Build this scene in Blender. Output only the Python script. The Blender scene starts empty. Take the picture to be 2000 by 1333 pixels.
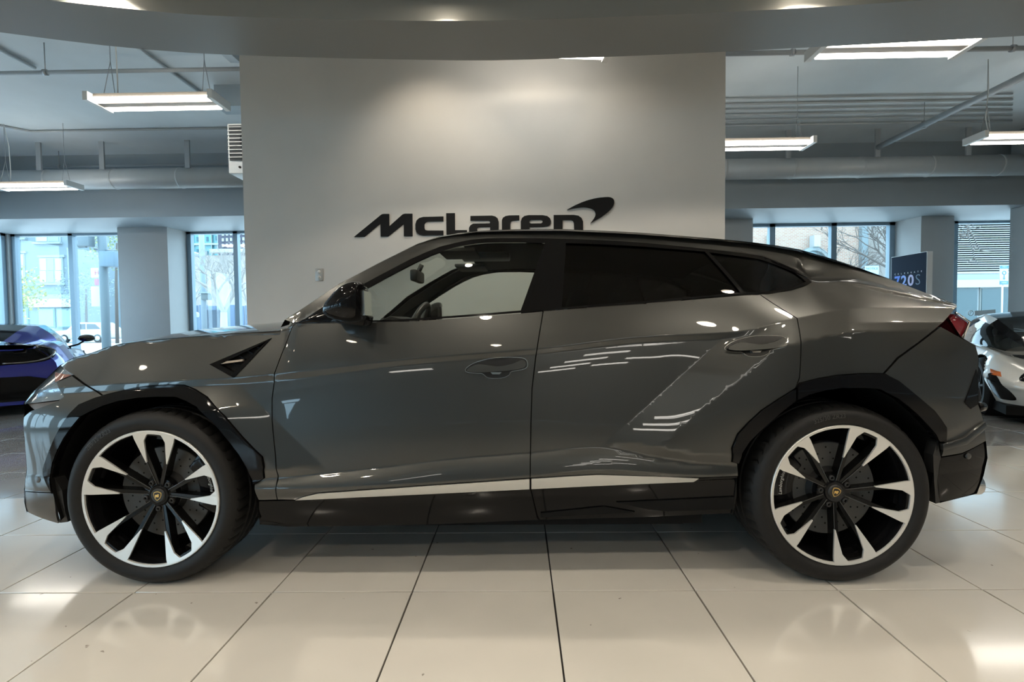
import bpy, bmesh, math, random
import numpy as np
from mathutils import Vector, Matrix
from mathutils.geometry import delaunay_2d_cdt
random.seed(7)
SC = bpy.context.scene
COL = SC.collection

# ------------------------------------------------------------ camera
CF, CPITCH, CYAW, CROLL, CH = 986.62, .0364, .0140, -.0112, 1.1429
def cam_axes():
    cp, sp = math.cos(CPITCH), math.sin(CPITCH)
    f = np.array([0, cp, -sp]); u = np.array([0, sp, cp]); r = np.array([1., 0, 0])
    c, s = math.cos(CYAW), math.sin(CYAW)
    M = np.array([[c, -s, 0], [s, c, 0], [0, 0, 1]])
    f, u, r = M @ f, M @ u, M @ r
    c, s = math.cos(CROLL), math.sin(CROLL)
    return c*r + s*u, -s*r + c*u, f
CR, CU, CFW = cam_axes()
cd = bpy.data.cameras.new('camera'); cam = bpy.data.objects.new('camera', cd); COL.objects.link(cam)
cd.sensor_width = 36; cd.sensor_fit = 'HORIZONTAL'; cd.lens = CF/2000*36; cd.clip_start = .05; cd.clip_end = 300
m = Matrix.Identity(4)
for i in range(3):
    m[i][0] = CR[i]; m[i][1] = CU[i]; m[i][2] = -CFW[i]
m.translation = (0, 0, CH)
cam.matrix_world = m
SC.camera = cam

# ------------------------------------------------------------ world, sun, exposure
SC.view_settings.view_transform = 'Standard'
SC.view_settings.look = 'None'
SC.view_settings.exposure = 0.35
SC.view_settings.gamma = 1
SC.view_settings.use_curve_mapping = False
wd = bpy.data.worlds.new('world'); SC.world = wd; wd.use_nodes = True
bg = wd.node_tree.nodes['Background']
bg.inputs['Color'].default_value = (.53, .80, 1, 1); bg.inputs['Strength'].default_value = 5.6
sd = bpy.data.lights.new('sun', 'SUN'); so = bpy.data.objects.new('sun', sd); COL.objects.link(so)
sd.energy = 5.5; sd.angle = .02; sd.color = (1, .95, .86)
so.rotation_euler = Vector((.25, -.36, -.9)).to_track_quat('-Z', 'Y').to_euler()   # high over the street, only grazing the panes
so.location = (0, 0, 30)
SC.cycles.max_bounces = 10; SC.cycles.diffuse_bounces = 5; SC.cycles.glossy_bounces = 5
SC.cycles.transparent_max_bounces = 24; SC.cycles.transmission_bounces = 6
SC.cycles.caustics_reflective = False; SC.cycles.caustics_refractive = False
SC.cycles.sample_clamp_indirect = 6.0

# ------------------------------------------------------------ picture measurements -> places
def ray(px, py):
    return CFW + CR*(px-1000)/CF - CU*(py-666.5)/CF
def onY(px, py, Y):
    d = ray(px, py); return np.array([0, 0, CH]) + d*(Y/d[1])
def onZ(px, py, z):
    d = ray(px, py); return np.array([0, 0, CH]) + d*((z-CH)/d[2])
def onX(px, py, X):
    d = ray(px, py); return np.array([0, 0, CH]) + d*(X/d[0])

# ------------------------------------------------------------ materials
MATS = {}
def mat(name, color=(.5, .5, .5), rough=.5, metal=0., coat=0., spec=.5, emit=None, estr=0., noise=0., nscale=20., bump=0., bscale=200., trans=0., alpha=None, coatr=.03, coord='Object'):
    if name in MATS: return MATS[name]
    m = bpy.data.materials.new(name); m.use_nodes = True
    nt = m.node_tree; b = nt.nodes['Principled BSDF']
    b.inputs['Base Color'].default_value = (*color, 1); b.inputs['Roughness'].default_value = rough
    b.inputs['Metallic'].default_value = metal; b.inputs['Coat Weight'].default_value = coat
    b.inputs['Coat Roughness'].default_value = coatr
    b.inputs['Specular IOR Level'].default_value = spec
    if trans: b.inputs['Transmission Weight'].default_value = trans
    if emit: b.inputs['Emission Color'].default_value = (*emit, 1); b.inputs['Emission Strength'].default_value = estr
    if noise or bump:
        tc = nt.nodes.new('ShaderNodeTexCoord')
    if noise:
        n = nt.nodes.new('ShaderNodeTexNoise'); n.inputs['Scale'].default_value = nscale; n.inputs['Detail'].default_value = 5
        nt.links.new(tc.outputs[coord], n.inputs['Vector'])
        r = nt.nodes.new('ShaderNodeValToRGB')
        r.color_ramp.elements[0].position = .3; r.color_ramp.elements[1].position = .7
        r.color_ramp.elements[0].color = (*[c*(1-noise) for c in color], 1)
        r.color_ramp.elements[1].color = (*[min(1, c*(1+noise)) for c in color], 1)
        nt.links.new(n.outputs['Fac'], r.inputs['Fac']); nt.links.new(r.outputs['Color'], b.inputs['Base Color'])
    if bump:
        n2 = nt.nodes.new('ShaderNodeTexNoise'); n2.inputs['Scale'].default_value = bscale; n2.inputs['Detail'].default_value = 3
        nt.links.new(tc.outputs[coord], n2.inputs['Vector'])
        bp = nt.nodes.new('ShaderNodeBump'); bp.inputs['Strength'].default_value = bump; bp.inputs['Distance'].default_value = .01
        nt.links.new(n2.outputs['Fac'], bp.inputs['Height']); nt.links.new(bp.outputs['Normal'], b.inputs['Normal'])
    MATS[name] = m
    return m
def glass(name, tint=(.9, .95, .95), refl=1.0, rough=0.0):
    if name in MATS: return MATS[name]
    m = bpy.data.materials.new(name); m.use_nodes = True; nt = m.node_tree
    nt.nodes.remove(nt.nodes['Principled BSDF'])
    t = nt.nodes.new('ShaderNodeBsdfTransparent'); t.inputs['Color'].default_value = (*tint, 1)
    g = nt.nodes.new('ShaderNodeBsdfGlossy'); g.inputs['Roughness'].default_value = rough
    g.inputs['Color'].default_value = (1, 1, 1, 1)
    lw = nt.nodes.new('ShaderNodeLayerWeight'); lw.inputs['Blend'].default_value = .5
    pw = nt.nodes.new('ShaderNodeMath'); pw.operation = 'POWER'; pw.inputs[1].default_value = 5
    ma = nt.nodes.new('ShaderNodeMath'); ma.operation = 'MULTIPLY_ADD'; ma.inputs[1].default_value = .95*refl; ma.inputs[2].default_value = .045*refl
    nt.links.new(lw.outputs['Facing'], pw.inputs[0]); nt.links.new(pw.outputs[0], ma.inputs[0])
    fr = ma
    mx = nt.nodes.new('ShaderNodeMixShader')
    nt.links.new(fr.outputs[0], mx.inputs[0]); nt.links.new(t.outputs[0], mx.inputs[1]); nt.links.new(g.outputs[0], mx.inputs[2])
    nt.links.new(mx.outputs[0], nt.nodes['Material Output'].inputs['Surface'])
    MATS[name] = m
    return m
def emis(name, color, s):
    if name in MATS: return MATS[name]
    m = bpy.data.materials.new(name); m.use_nodes = True; nt = m.node_tree
    nt.nodes.remove(nt.nodes['Principled BSDF'])
    e = nt.nodes.new('ShaderNodeEmission'); e.inputs[0].default_value = (*color, 1); e.inputs[1].default_value = s
    nt.links.new(e.outputs[0], nt.nodes['Material Output'].inputs['Surface'])
    MATS[name] = m
    return m

# ------------------------------------------------------------ mesh helpers
class MB:
    """collects shapes that become ONE mesh object"""
    def __init__(s): s.v = []; s.f = []; s.sm = []; s.n = None
    def add(s, v, f, smooth=False):
        o = len(s.v); s.v += [tuple(map(float, p)) for p in v]; s.f += [tuple(i+o for i in q) for q in f]; s.sm += [smooth]*len(f); return s
    def box(s, a, b, M=None):
        (x0, y0, z0), (x1, y1, z1) = a, b
        v = [(x0,y0,z0),(x1,y0,z0),(x1,y1,z0),(x0,y1,z0),(x0,y0,z1),(x1,y0,z1),(x1,y1,z1),(x0,y1,z1)]
        if M is not None: v = [M @ Vector(p) for p in v]
        return s.add(v, [(0,3,2,1),(4,5,6,7),(0,1,5,4),(1,2,6,5),(2,3,7,6),(3,0,4,7)])
    def bar(s, p, q, w, h=None):
        """box section bar from p to q"""
        h = h or w; p = Vector(p); q = Vector(q); d = (q-p); L = d.length
        M = Matrix.Translation(p) @ d.to_track_quat('Z', 'Y').to_matrix().to_4x4()
        return s.box((-w/2, -h/2, 0), (w/2, h/2, L), M)
    def tube(s, pts, r, n=10, cap=True, radii=None):
        P = [Vector(p) for p in pts]; rings = []; v = []
        prev = None
        for i, p in enumerate(P):
            t = (P[min(i+1, len(P)-1)] - P[max(i-1, 0)]).normalized()
            if prev is None: a = t.orthogonal().normalized()
            else: a = (prev - t*prev.dot(t)).normalized()
            prev = a; b = t.cross(a); rr = radii[i] if radii else r
            for k in range(n):
                an = 2*math.pi*k/n; v.append(p + (a*math.cos(an) + b*math.sin(an))*rr)
        f = [(i*n+k, i*n+(k+1) % n, (i+1)*n+(k+1) % n, (i+1)*n+k) for i in range(len(P)-1) for k in range(n)]
        s.add(v, f, True)
        if cap:
            s.add(v[:n], [tuple(range(n))[::-1]]); s.add(v[-n:], [tuple(range(n))])
        return s
    def lathe(s, prof, n=48, M=None, smooth=True, closed=False, a0=0, a1=2*math.pi):
        """profile of (radius, axial) turned about local Z"""
        full = abs(a1-a0-2*math.pi) < 1e-6; k = n if full else n+1
        v = []
        for i in range(k):
            a = a0+(a1-a0)*i/n; c, sn = math.cos(a), math.sin(a)
            for r, z in prof: v.append(Vector((r*c, r*sn, z)))
        if M is not None: v = [M @ p for p in v]
        m_ = len(prof); f = []
        for i in range(n):
            j = (i+1) % k
            for q in range(m_ if closed else m_-1):
                q2 = (q+1) % m_
                f.append((i*m_+q, j*m_+q, j*m_+q2, i*m_+q2))
        return s.add(v, f, smooth)
    def prism(s, poly, fn, t, holes=()):
        """flat outline (2-D points) -> fn(u, v, depth) with thickness t; holes are outlines too"""
        tris, pts = tri2d(poly, holes)
        v = [fn(p[0], p[1], 0) for p in pts] + [fn(p[0], p[1], t) for p in pts]; n = len(pts)
        f = [tuple(q) for q in tris] + [tuple(i+n for i in q[::-1]) for q in tris]
        o = 0
        for L in [poly] + list(holes):
            k = len(L); f += [(o+i, o+i+n, o+(i+1) % k+n, o+(i+1) % k) for i in range(k)]; o += k
        s.add(v, f)
        return s
    def build(s, name, material, parent=None, bevel=0, seg=2, fix=True, loc=None, auto=None):
        me = bpy.data.meshes.new(name)
        off = Vector((0, 0, 0)) if parent is None else root_off(parent)
        me.from_pydata([tuple(Vector(p)-off) for p in s.v], [], s.f)
        me.polygons.foreach_set('use_smooth', s.sm)
        if fix:
            bm = bmesh.new(); bm.from_mesh(me); bmesh.ops.remove_doubles(bm, verts=bm.verts, dist=1e-6)
            bmesh.ops.recalc_face_normals(bm, faces=bm.faces)
            if bevel:
                es = [e for e in bm.edges if len(e.link_faces) == 2 and e.calc_face_angle(0) > .5]
                bmesh.ops.bevel(bm, geom=es, offset=bevel, segments=seg, profile=.5, affect='EDGES', clamp_overlap=True)
                for f in bm.faces: f.smooth = True
            if bevel or auto:
                for e in bm.edges:
                    if len(e.link_faces) == 2 and e.calc_face_angle(0) > (auto or .7): e.smooth = False
                if auto:
                    for f in bm.faces: f.smooth = True
            bm.to_mesh(me); bm.free()
        me.materials.append(material)
        o = bpy.data.objects.new(name, me); COL.objects.link(o)
        if parent is not None: o.parent = parent
        elif loc is not None:
            l = Vector(loc)
            me.transform(Matrix.Translation(-l)); o.location = l
        return o
def root_off(o):
    v = Vector((0, 0, 0))
    while o is not None: v += o.location; o = o.parent
    return v
def inside(pt, poly):
    x, y = pt; c = False; n = len(poly); j = n-1
    for i in range(n):
        xi, yi = poly[i]; xj, yj = poly[j]
        if (yi > y) != (yj > y) and x < (xj-xi)*(y-yi)/(yj-yi)+xi: c = not c
        j = i
    return c
def inside_np(P, poly):
    x, y = P[:, 0], P[:, 1]; c = np.zeros(len(P), bool); n = len(poly); j = n-1
    for i in range(n):
        xi, yi = poly[i]; xj, yj = poly[j]
        if yi != yj:
            k = ((yi > y) != (yj > y)) & (x < (xj-xi)*(y-yi)/(yj-yi)+xi); c ^= k
        j = i
    return c
def tri2d(poly, holes=(), extra=()):
    pts = [Vector((float(p[0]), float(p[1]))) for p in poly]; ed = [(i, (i+1) % len(poly)) for i in range(len(poly))]
    for h in holes:
        o = len(pts); pts += [Vector((float(p[0]), float(p[1]))) for p in h]; ed += [(o+i, o+(i+1) % len(h)) for i in range(len(h))]
    pts += [Vector((float(p[0]), float(p[1]))) for p in extra]
    V, E, F, ov, oe, of = delaunay_2d_cdt(pts, ed, [], 0, 1e-7)
    A = np.array([(p.x, p.y) for p in V]); F = np.array([q for q in F if len(q) == 3])
    cen = A[F].mean(axis=1); k = inside_np(cen, poly)
    for h in holes: k &= ~inside_np(cen, h)
    if len(A) != len(pts):
        m_ = {}
        for i, l in enumerate(ov):
            for q in l: m_[q] = i
        # keep the order of the input for the outline loops
        inv = {i: l[0] for i, l in enumerate(ov) if l}
        if all(i in inv for i in range(len(A))):
            return [tuple(inv[i] for i in t) for t in F[k]], [(p.x, p.y) for p in pts]
    out = [None]*len(A)
    if len(A) == len(pts):
        mp = [l[0] for l in ov]
        return [tuple(mp[i] for i in t) for t in F[k]], [(p.x, p.y) for p in pts]
    return [tuple(t) for t in F[k]], [(p[0], p[1]) for p in A]
def tag(o, label=None, cat=None, group=None, kind=None):
    if label: o['label'] = label
    if cat: o['category'] = cat
    if group: o['group'] = group
    if kind: o['kind'] = kind
    return o
def empty(name, loc, label, cat, group=None):
    o = bpy.data.objects.new(name, None); COL.objects.link(o); o.location = loc; o.empty_display_size = .1
    return tag(o, label, cat, group)
def copy_tree(o, parent=None):
    c = o.copy(); COL.objects.link(c); c.parent = parent
    for ch in list(o.children): copy_tree(ch, c)
    return c
def smooth_poly(P, k=4, closed=False):
    """Catmull-Rom through the points"""
    P = [np.array(p, float) for p in P]; n = len(P); out = []
    R = range(n) if closed else range(n-1)
    for i in R:
        if closed: a, b, c, d = P[i-1], P[i], P[(i+1) % n], P[(i+2) % n]
        else: a, b, c, d = P[max(i-1, 0)], P[i], P[i+1], P[min(i+2, n-1)]
        for j in range(k):
            t = j/k
            out.append(.5*((2*b)+(c-a)*t+(2*a-5*b+4*c-d)*t*t+(3*b-a-3*c+d)*t**3))
    if not closed: out.append(P[-1])
    return out
def text_mesh(s, size, depth=.002, align='CENTER', shear=0, bold=0):
    cu = bpy.data.curves.new('text', 'FONT'); cu.body = s; cu.size = size; cu.extrude = depth/2; cu.align_x = align; cu.align_y = 'CENTER'
    cu.shear = shear; cu.offset = bold; cu.resolution_u = 3
    o = bpy.data.objects.new('text', cu); COL.objects.link(o)
    dg = bpy.context.evaluated_depsgraph_get(); me = bpy.data.meshes.new_from_object(o.evaluated_get(dg))
    v = [tuple(p.co) for p in me.vertices]; f = [tuple(p.vertices) for p in me.polygons]
    bpy.data.objects.remove(o); bpy.data.curves.remove(cu); bpy.data.meshes.remove(me)
    return v, f
# ============================================================ the room
wallp = mat('wall_paint', (.60, .585, .555), rough=.55, noise=.02, nscale=3)
greyp = mat('grey_wall_paint', (.46, .47, .47), rough=.5, noise=.02, nscale=3)
beamp = mat('beam_paint', (.34, .39, .42), rough=.45, noise=.03, nscale=2)
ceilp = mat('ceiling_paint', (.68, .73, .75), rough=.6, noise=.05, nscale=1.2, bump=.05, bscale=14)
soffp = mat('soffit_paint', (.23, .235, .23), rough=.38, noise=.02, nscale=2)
sashp = mat('window_frame_metal', (.22, .30, .36), rough=.35, metal=.3)
ductp = mat('duct_paint', (.52, .55, .56), rough=.42, metal=.15, noise=.03, nscale=5)
pipep = mat('pipe_paint', (.36, .39, .41), rough=.45)
whitep = mat('white_enamel', (.80, .80, .78), rough=.35)
steel = mat('galvanised_steel', (.45, .46, .47), rough=.4, metal=.8)
XL, XR, YB, YF, ZC = -11.75, 11.75, -16.0, 11.8, 4.55     # the hall: side walls, wall behind the camera, street front, slab
YW = 4.9                                                    # logo wall
# ---- floor: slab, cream tiles in front, grey tiles behind
TS = .6; GX, GY = .1331, 2.1088
grout = mat('grout', (.018, .016, .015), rough=.9)
def tile_mat(name, col, rough, grad, spots=True):
    m = mat(name, col, rough=rough, coat=.8, coatr=.09); nt = m.node_tree; b = nt.nodes['Principled BSDF']
    tc = nt.nodes.new('ShaderNodeTexCoord'); ge = nt.nodes.new('ShaderNodeNewGeometry')
    oi = nt.nodes.new('ShaderNodeObjectInfo')
    n = nt.nodes.new('ShaderNodeTexNoise'); n.inputs['Scale'].default_value = 2.2; n.inputs['Detail'].default_value = 6
    nt.links.new(ge.outputs['Position'], n.inputs['Vector'])
    r = nt.nodes.new('ShaderNodeValToRGB'); r.color_ramp.elements[0].position = .32; r.color_ramp.elements[1].position = .7
    r.color_ramp.elements[0].color = (*[c*(1-grad) for c in col], 1); r.color_ramp.elements[1].color = (*[c*(1+grad*.6) for c in col], 1)
    nt.links.new(n.outputs['Fac'], r.inputs['Fac'])
    # scuffs and specks
    v = nt.nodes.new('ShaderNodeTexNoise'); v.inputs['Scale'].default_value = 26; v.inputs['Detail'].default_value = 2; v.inputs['Roughness'].default_value = .4
    nt.links.new(ge.outputs['Position'], v.inputs['Vector'])
    r2 = nt.nodes.new('ShaderNodeValToRGB'); r2.color_ramp.elements[0].position = .765; r2.color_ramp.elements[1].position = .785
    r2.color_ramp.elements[0].color = (1, 1, 1, 1); r2.color_ramp.elements[1].color = (.45, .42, .4, 1)
    nt.links.new(v.outputs['Fac'], r2.inputs['Fac'])
    mx = nt.nodes.new('ShaderNodeMix'); mx.data_type = 'RGBA'; mx.blend_type = 'MULTIPLY'; mx.inputs['Factor'].default_value = 1
    nt.links.new(r.outputs['Color'], mx.inputs['A']); nt.links.new(r2.outputs['Color'], mx.inputs['B'])
    nt.links.new(mx.outputs['Result'], b.inputs['Base Color'])
    # smears dull the polish a little
    s = nt.nodes.new('ShaderNodeTexNoise'); s.inputs['Scale'].default_value = 5; s.inputs['Detail'].default_value = 7
    nt.links.new(ge.outputs['Position'], s.inputs['Vector'])
    mr = nt.nodes.new('ShaderNodeMapRange'); mr.inputs['To Min'].default_value = rough*.75; mr.inputs['To Max'].default_value = rough*1.35
    nt.links.new(s.outputs['Fac'], mr.inputs['Value']); nt.links.new(mr.outputs['Result'], b.inputs['Roughness'])
    return m
cream = tile_mat('cream_tile', (.57, .545, .495), .17, .05)
greyt = tile_mat('grey_tile', (.30, .295, .285), .24, .14)
def slab_mat(name, c1, mortar):
    m = mat(name, c1, rough=.22, coat=.3); nt = m.node_tree; b = nt.nodes['Principled BSDF']
    ge = nt.nodes.new('ShaderNodeNewGeometry'); mp = nt.nodes.new('ShaderNodeMapping')
    mp.inputs['Location'].default_value = (-GX, -GY, 0)
    br = nt.nodes.new('ShaderNodeTexBrick'); br.offset = 0; br.inputs['Color1'].default_value = (*c1, 1); br.inputs['Color2'].default_value = (*[c*.96 for c in c1], 1)
    br.inputs['Mortar'].default_value = (*mortar, 1); br.inputs['Scale'].default_value = 1; br.inputs['Mortar Size'].default_value = .0025
    br.inputs['Brick Width'].default_value = TS; br.inputs['Row Height'].default_value = TS; br.inputs['Mortar Smooth'].default_value = 0
    nt.links.new(ge.outputs['Position'], mp.inputs['Vector']); nt.links.new(mp.outputs['Vector'], br.inputs['Vector']); nt.links.new(br.outputs['Color'], b.inputs['Base Color'])
    return m
q = MB(); q.box((XL, YB, -.2), (XR, YF, -.012)); floor = q.build('floor', grout); tag(floor, kind='structure')
tq = MB(); e = .0032; tq.box((e, e, -.012), (TS-e, TS-e, 0))
ctile = tq.build('tile', cream, bevel=.0012, seg=1); ctile.parent = floor
gtile = tq.build('tile', greyt, bevel=.0012, seg=1); gtile.parent = floor
def far_row(i, x):                       # the cream island ends nearer on the left of the car
    return 2 if x < -1.6 else 4
nt_ = 0; first = {}
filled = set()
for i in range(-10, 10):
    for j in range(-4, 12):
        x, y = GX+i*TS, GY+j*TS
        c = j < far_row(i, x)
        if not c:
            seen = False
            for (cx, cy) in ((x, y), (x+TS, y), (x, y+TS), (x+TS, y+TS)):
                d = np.array([cx, cy, -CH]); zf = d @ CFW
                if zf > .1:
                    sx = 1000+CF*(d @ CR)/zf
                    if -60 < sx < 480 or 1430 < sx < 2060: seen = True
            if not seen or y > 10.6: continue
        src = ctile if c else gtile
        if id(src) in first: o = src.copy(); COL.objects.link(o); o.parent = floor
        else: o = src; first[id(src)] = 1
        o.location = (x, y, 0); filled.add((i, j)); nt_ += 1
def slab_rest(name, material, cells):
    q = MB()
    for (x0, y0, x1, y1) in cells: q.add([(x0, y0, -.004), (x1, y0, -.004), (x1, y1, -.004), (x0, y1, -.004)], [(0, 1, 2, 3)])
    o = q.build(name, material, floor, fix=False); return o
ylo = GY-4*TS; xa, xb = GX-10*TS, GX+10*TS
rest_c = slab_rest('far_paving', slab_mat('cream_paving', (.60, .565, .495), (.05, .045, .04)), [(XL, YB, XR, ylo), (XL, ylo, xa, GY+2*TS), (xb, ylo, XR, GY+4*TS)])
cells = [(XL, GY+2*TS, xa, YF), (xb, GY+4*TS, XR, YF)]
for i in range(-10, 10):
    x = GX+i*TS; jj = [j for j in range(-4, 12) if (i, j) in filled]; top = GY+(max(jj)+1)*TS
    cells.append((x, top, x+TS, YF))
rest_g = slab_rest('far_paving', slab_mat('grey_paving', (.30, .295, .285), (.07, .065, .06)), cells)
rest_c['kind'] = 'stuff'; rest_g['kind'] = 'stuff'
# ---- logo wall
xl = onY(482, 600, YW)[0]; xr = onY(1416.5, 300, YW)[0]
q = MB(); q.box((xl, YW, 0), (xr, YW+.28, ZC)); tag(q.build('wall_center', wallp), kind='structure')
q = MB(); q.box((xl, YW-.012, 0), (xr, YW, .10)); tag(q.build('baseboard_center', mat('baseboard', (.12,.12,.12), rough=.4), bevel=.003), kind='structure')
# ---- outer walls and slab above
q = MB(); q.box((XL-.3, YB-.3, ZC), (XR+.3, YF+.3, ZC+.3)); tag(q.build('ceiling', ceilp), kind='structure')
ZBM = float(onY(240, 425, 10)[2]); ZHD = float(onY(180, 453, 11.6)[2]); ZSL = .34
def wall_with_windows(name, axis, c, t, span, wins, material, z0=ZSL, z1=ZHD):
    """wall slab of thickness t at coordinate c; wins = list of (a, b) openings along the wall"""
    q = MB(); cur = span[0]
    def bx(a, b, za, zb):
        if b-a < 1e-4: return
        if axis == 'x': q.box((a, c, za), (b, c+t, zb))
        else: q.box((c, a, za), (c+t, b, zb))
    for a, b in wins:
        bx(cur, a, 0, ZC); bx(a, b, 0, z0); bx(a, b, z1, ZC); cur = b
    bx(cur, span[1], 0, ZC)
    return tag(q.build(name, material), kind='structure')
gx = lambda px, py=560, Y=11.6: float(onY(px, py, Y)[0])
win_f = [(gx(23), gx(262)), (gx(366), gx(640)), (gx(1440), gx(1748)), (gx(1862), gx(2090))]
wall_with_windows('wall_front', 'x', 11.6, .25, (XL, XR), win_f, greyp)
side_w = [(-14.5+3.4*k, -11.9+3.4*k) for k in range(7)]
side_w[-1] = (5.9, 8.5)
left_w = side_w+[(9.0, 11.56)]
wall_with_windows('wall_left', 'y', XL-.25, .25, (YB, YF), left_w, greyp)
wall_with_windows('wall_right', 'y', XR, .25, (YB, YF), [], greyp)
back_w = [(-10.9, -9.2)]
wall_with_windows('wall_back', 'x', YB-.25, .25, (XL, XR), back_w, greyp)
pane_m = glass('window_glass', (.94, .97, .98), .8)
WN_ = [0]
def window(axis, c, a, b, muls, z0=ZSL, z1=ZHD, fw=.10):
    WN_[0] += 1
    P = (lambda u, d, z: (u, c+d, z)) if axis == 'x' else (lambda u, d, z: (c+d, u, z))
    q = MB()
    def bx(u0, u1, za, zb, d0=.02, d1=.14):
        p, r = P(u0, d0, za), P(u1, d1, zb); q.box(tuple(map(min, p, r)), tuple(map(max, p, r)))
    bx(a, b, z1-fw*.8, z1); bx(a, b, z0, z0+fw*.8); bx(a, a+fw, z0, z1); bx(b-fw, b, z0, z1)
    for m_ in muls: bx(m_-fw/2, m_+fw/2, z0, z1)
    w = q.build('window_%d' % WN_[0], sashp); tag(w, kind='structure')
    ed = [a+fw]+sorted(muls)+[b-fw]
    for u0, u1 in zip(ed[:-1], ed[1:]):
        p = MB(); x0 = u0+(fw/2 if u0 != ed[0] else 0); x1 = u1-(fw/2 if u1 != ed[-1] else 0)
        A, B = P(x0-.01, .085, z0+.05), P(x1+.01, .093, z1-.05); p.box(tuple(map(min, A, B)), tuple(map(max, A, B)))
        p.build('pane', pane_m, w)
    return w
window('x', 11.6, *win_f[0], [gx(139)]); window('x', 11.6, *win_f[1], [gx(461)])
window('x', 11.6, *win_f[2], [gx(1509), gx(1629)], fw=.12); window('x', 11.6, *win_f[3], [])
for a, b in left_w: window('y', XL-.2, a, b, [(a+b)/2])
for a, b in back_w: window('x', YB-.2, a, b, [(a+b)/2], z1=3.0)
# dropped beam over the street windows, its soffit runs back to the glass
TR = [0]
def trim_box(a, b, material, bevel=.004):
    TR[0] += 1; q = MB(); q.box(a, b); return tag(q.build('trim_%d' % TR[0], material, bevel=bevel), kind='structure')
trim_box((XL, 10.0, ZBM), (XR, 11.6, ZC), beamp)
trim_box((XL, YB, ZBM), (XL+.9, 10.0, ZC), beamp)
# piers between the windows
for p0, p1, y0 in ((233, 330, 11.0), (1395, 1470, 11.0), (1797, 1861, 11.0)):
    x0, x1 = float(onY(p0, 560, y0)[0]), float(onY(p1, 560, y0)[0])
    trim_box((x0, y0, 0), (x1, 11.62, ZBM+.01), greyp)
x0 = float(onY(330, 560, 11.0)[0]); x1 = gx(366); 
for (pa, pb) in ((330, 366), (1797, 1748)):
    a = float(onY(pa, 560, 11.0)[0]); b = gx(pb); q = MB(); TR[0] += 1
    q.add([(a, 11.0, 0), (b, 11.62, 0), (a, 11.62, 0), (a, 11.0, ZBM), (b, 11.62, ZBM), (a, 11.62, ZBM)], [(0, 1, 2), (3, 5, 4), (0, 3, 4, 1), (1, 4, 5, 2), (2, 5, 3, 0)])
    tag(q.build('trim_%d' % TR[0], greyp), kind='structure')
cx = float(onY(1971, 500, 10.4)[0]); trim_box((cx, 9.6, 0), (cx+.9, 10.4, ZC), greyp); cx = float(onY(1976, 240, 9.6)[0]); trim_box((cx, 8.2, float(onY(1980, 262, 8.2)[2])), (XR, 9.6, ZC), beamp)
# ---- curved dropped soffit round the car bay, lower ceiling inside it
ZS, ZR = 3.10, 3.235
near = smooth_poly([onZ(x, y, ZS)[:2] for x, y in ((-150,-26),(100,1),(300,22),(470,33),(870,41),(1200,33),(1600,14),(1900,-7),(2150,-26))], 6)
far = smooth_poly([onZ(x, y, ZS)[:2] for x, y in ((-200,36),(0,63),(235,92),(470,108),(900,118),(1130,113),(1417,101),(2000,70),(2200,57))], 6)
n0, n1 = near[0], near[-1]; f0, f1 = far[0], far[-1]
near = [np.array((XL, n0[1]-2.6))]+[np.array((-7.5, n0[1]-1.1))]+near+[np.array((7.5, n1[1]-1.1))]+[np.array((XR, n1[1]-2.6))]
far = [np.array((XL, f0[1]-2.2))]+[np.array((-7.5, f0[1]-.95))]+far+[np.array((7.5, f1[1]-.95))]+[np.array((XR, f1[1]-2.2))]
def resamp(L, n):
    L = np.array(L); d = np.r_[0, np.cumsum(np.linalg.norm(np.diff(L, axis=0), axis=1))]; t = np.linspace(0, d[-1], n)
    return np.stack([np.interp(t, d, L[:, 0]), np.interp(t, d, L[:, 1])], 1)
nn, ff = resamp(near, 90), resamp(far, 90)
q = MB(); n = 90
v = [(*p, ZS) for p in nn]+[(*p, ZS) for p in ff]+[(*p, ZR+.02) for p in nn]+[(*p, ZC) for p in ff]
f = []
for i in range(n-1):
    f += [(i, i+1, n+i+1, n+i), (2*n+i+1, 2*n+i, 3*n+i, 3*n+i+1)]
q.add(v, f)
q.add([v[i] for i in range(n)]+[v[2*n+i] for i in range(n)], [(i, n+i, n+i+1, i+1) for i in range(n-1)], True)
q.add([v[n+i] for i in range(n)]+[v[3*n+i] for i in range(n)], [(i, i+1, n+i+1, n+i) for i in range(n-1)], True)
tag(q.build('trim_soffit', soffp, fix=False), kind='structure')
q = MB(); YR0 = -3.4
v = [(*p, ZR) for p in nn]+[(p[0], YR0, ZR) for p in nn]+[(*p, ZR+.1) for p in nn]+[(p[0], YR0, ZR+.1) for p in nn]
f = []
for i in range(n-1): f += [(i, n+i, n+i+1, i+1), (2*n+i, 2*n+i+1, 3*n+i+1, 3*n+i), (n+i, 3*n+i, 3*n+i+1, n+i+1)]
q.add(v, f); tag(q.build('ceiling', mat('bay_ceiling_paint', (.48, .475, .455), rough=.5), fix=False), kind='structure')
q = MB(); q.box((XL, YR0-.25, ZR-.13), (XR, YR0, ZC)); tag(q.build('trim_bulkhead', soffp), kind='structure')
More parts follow.
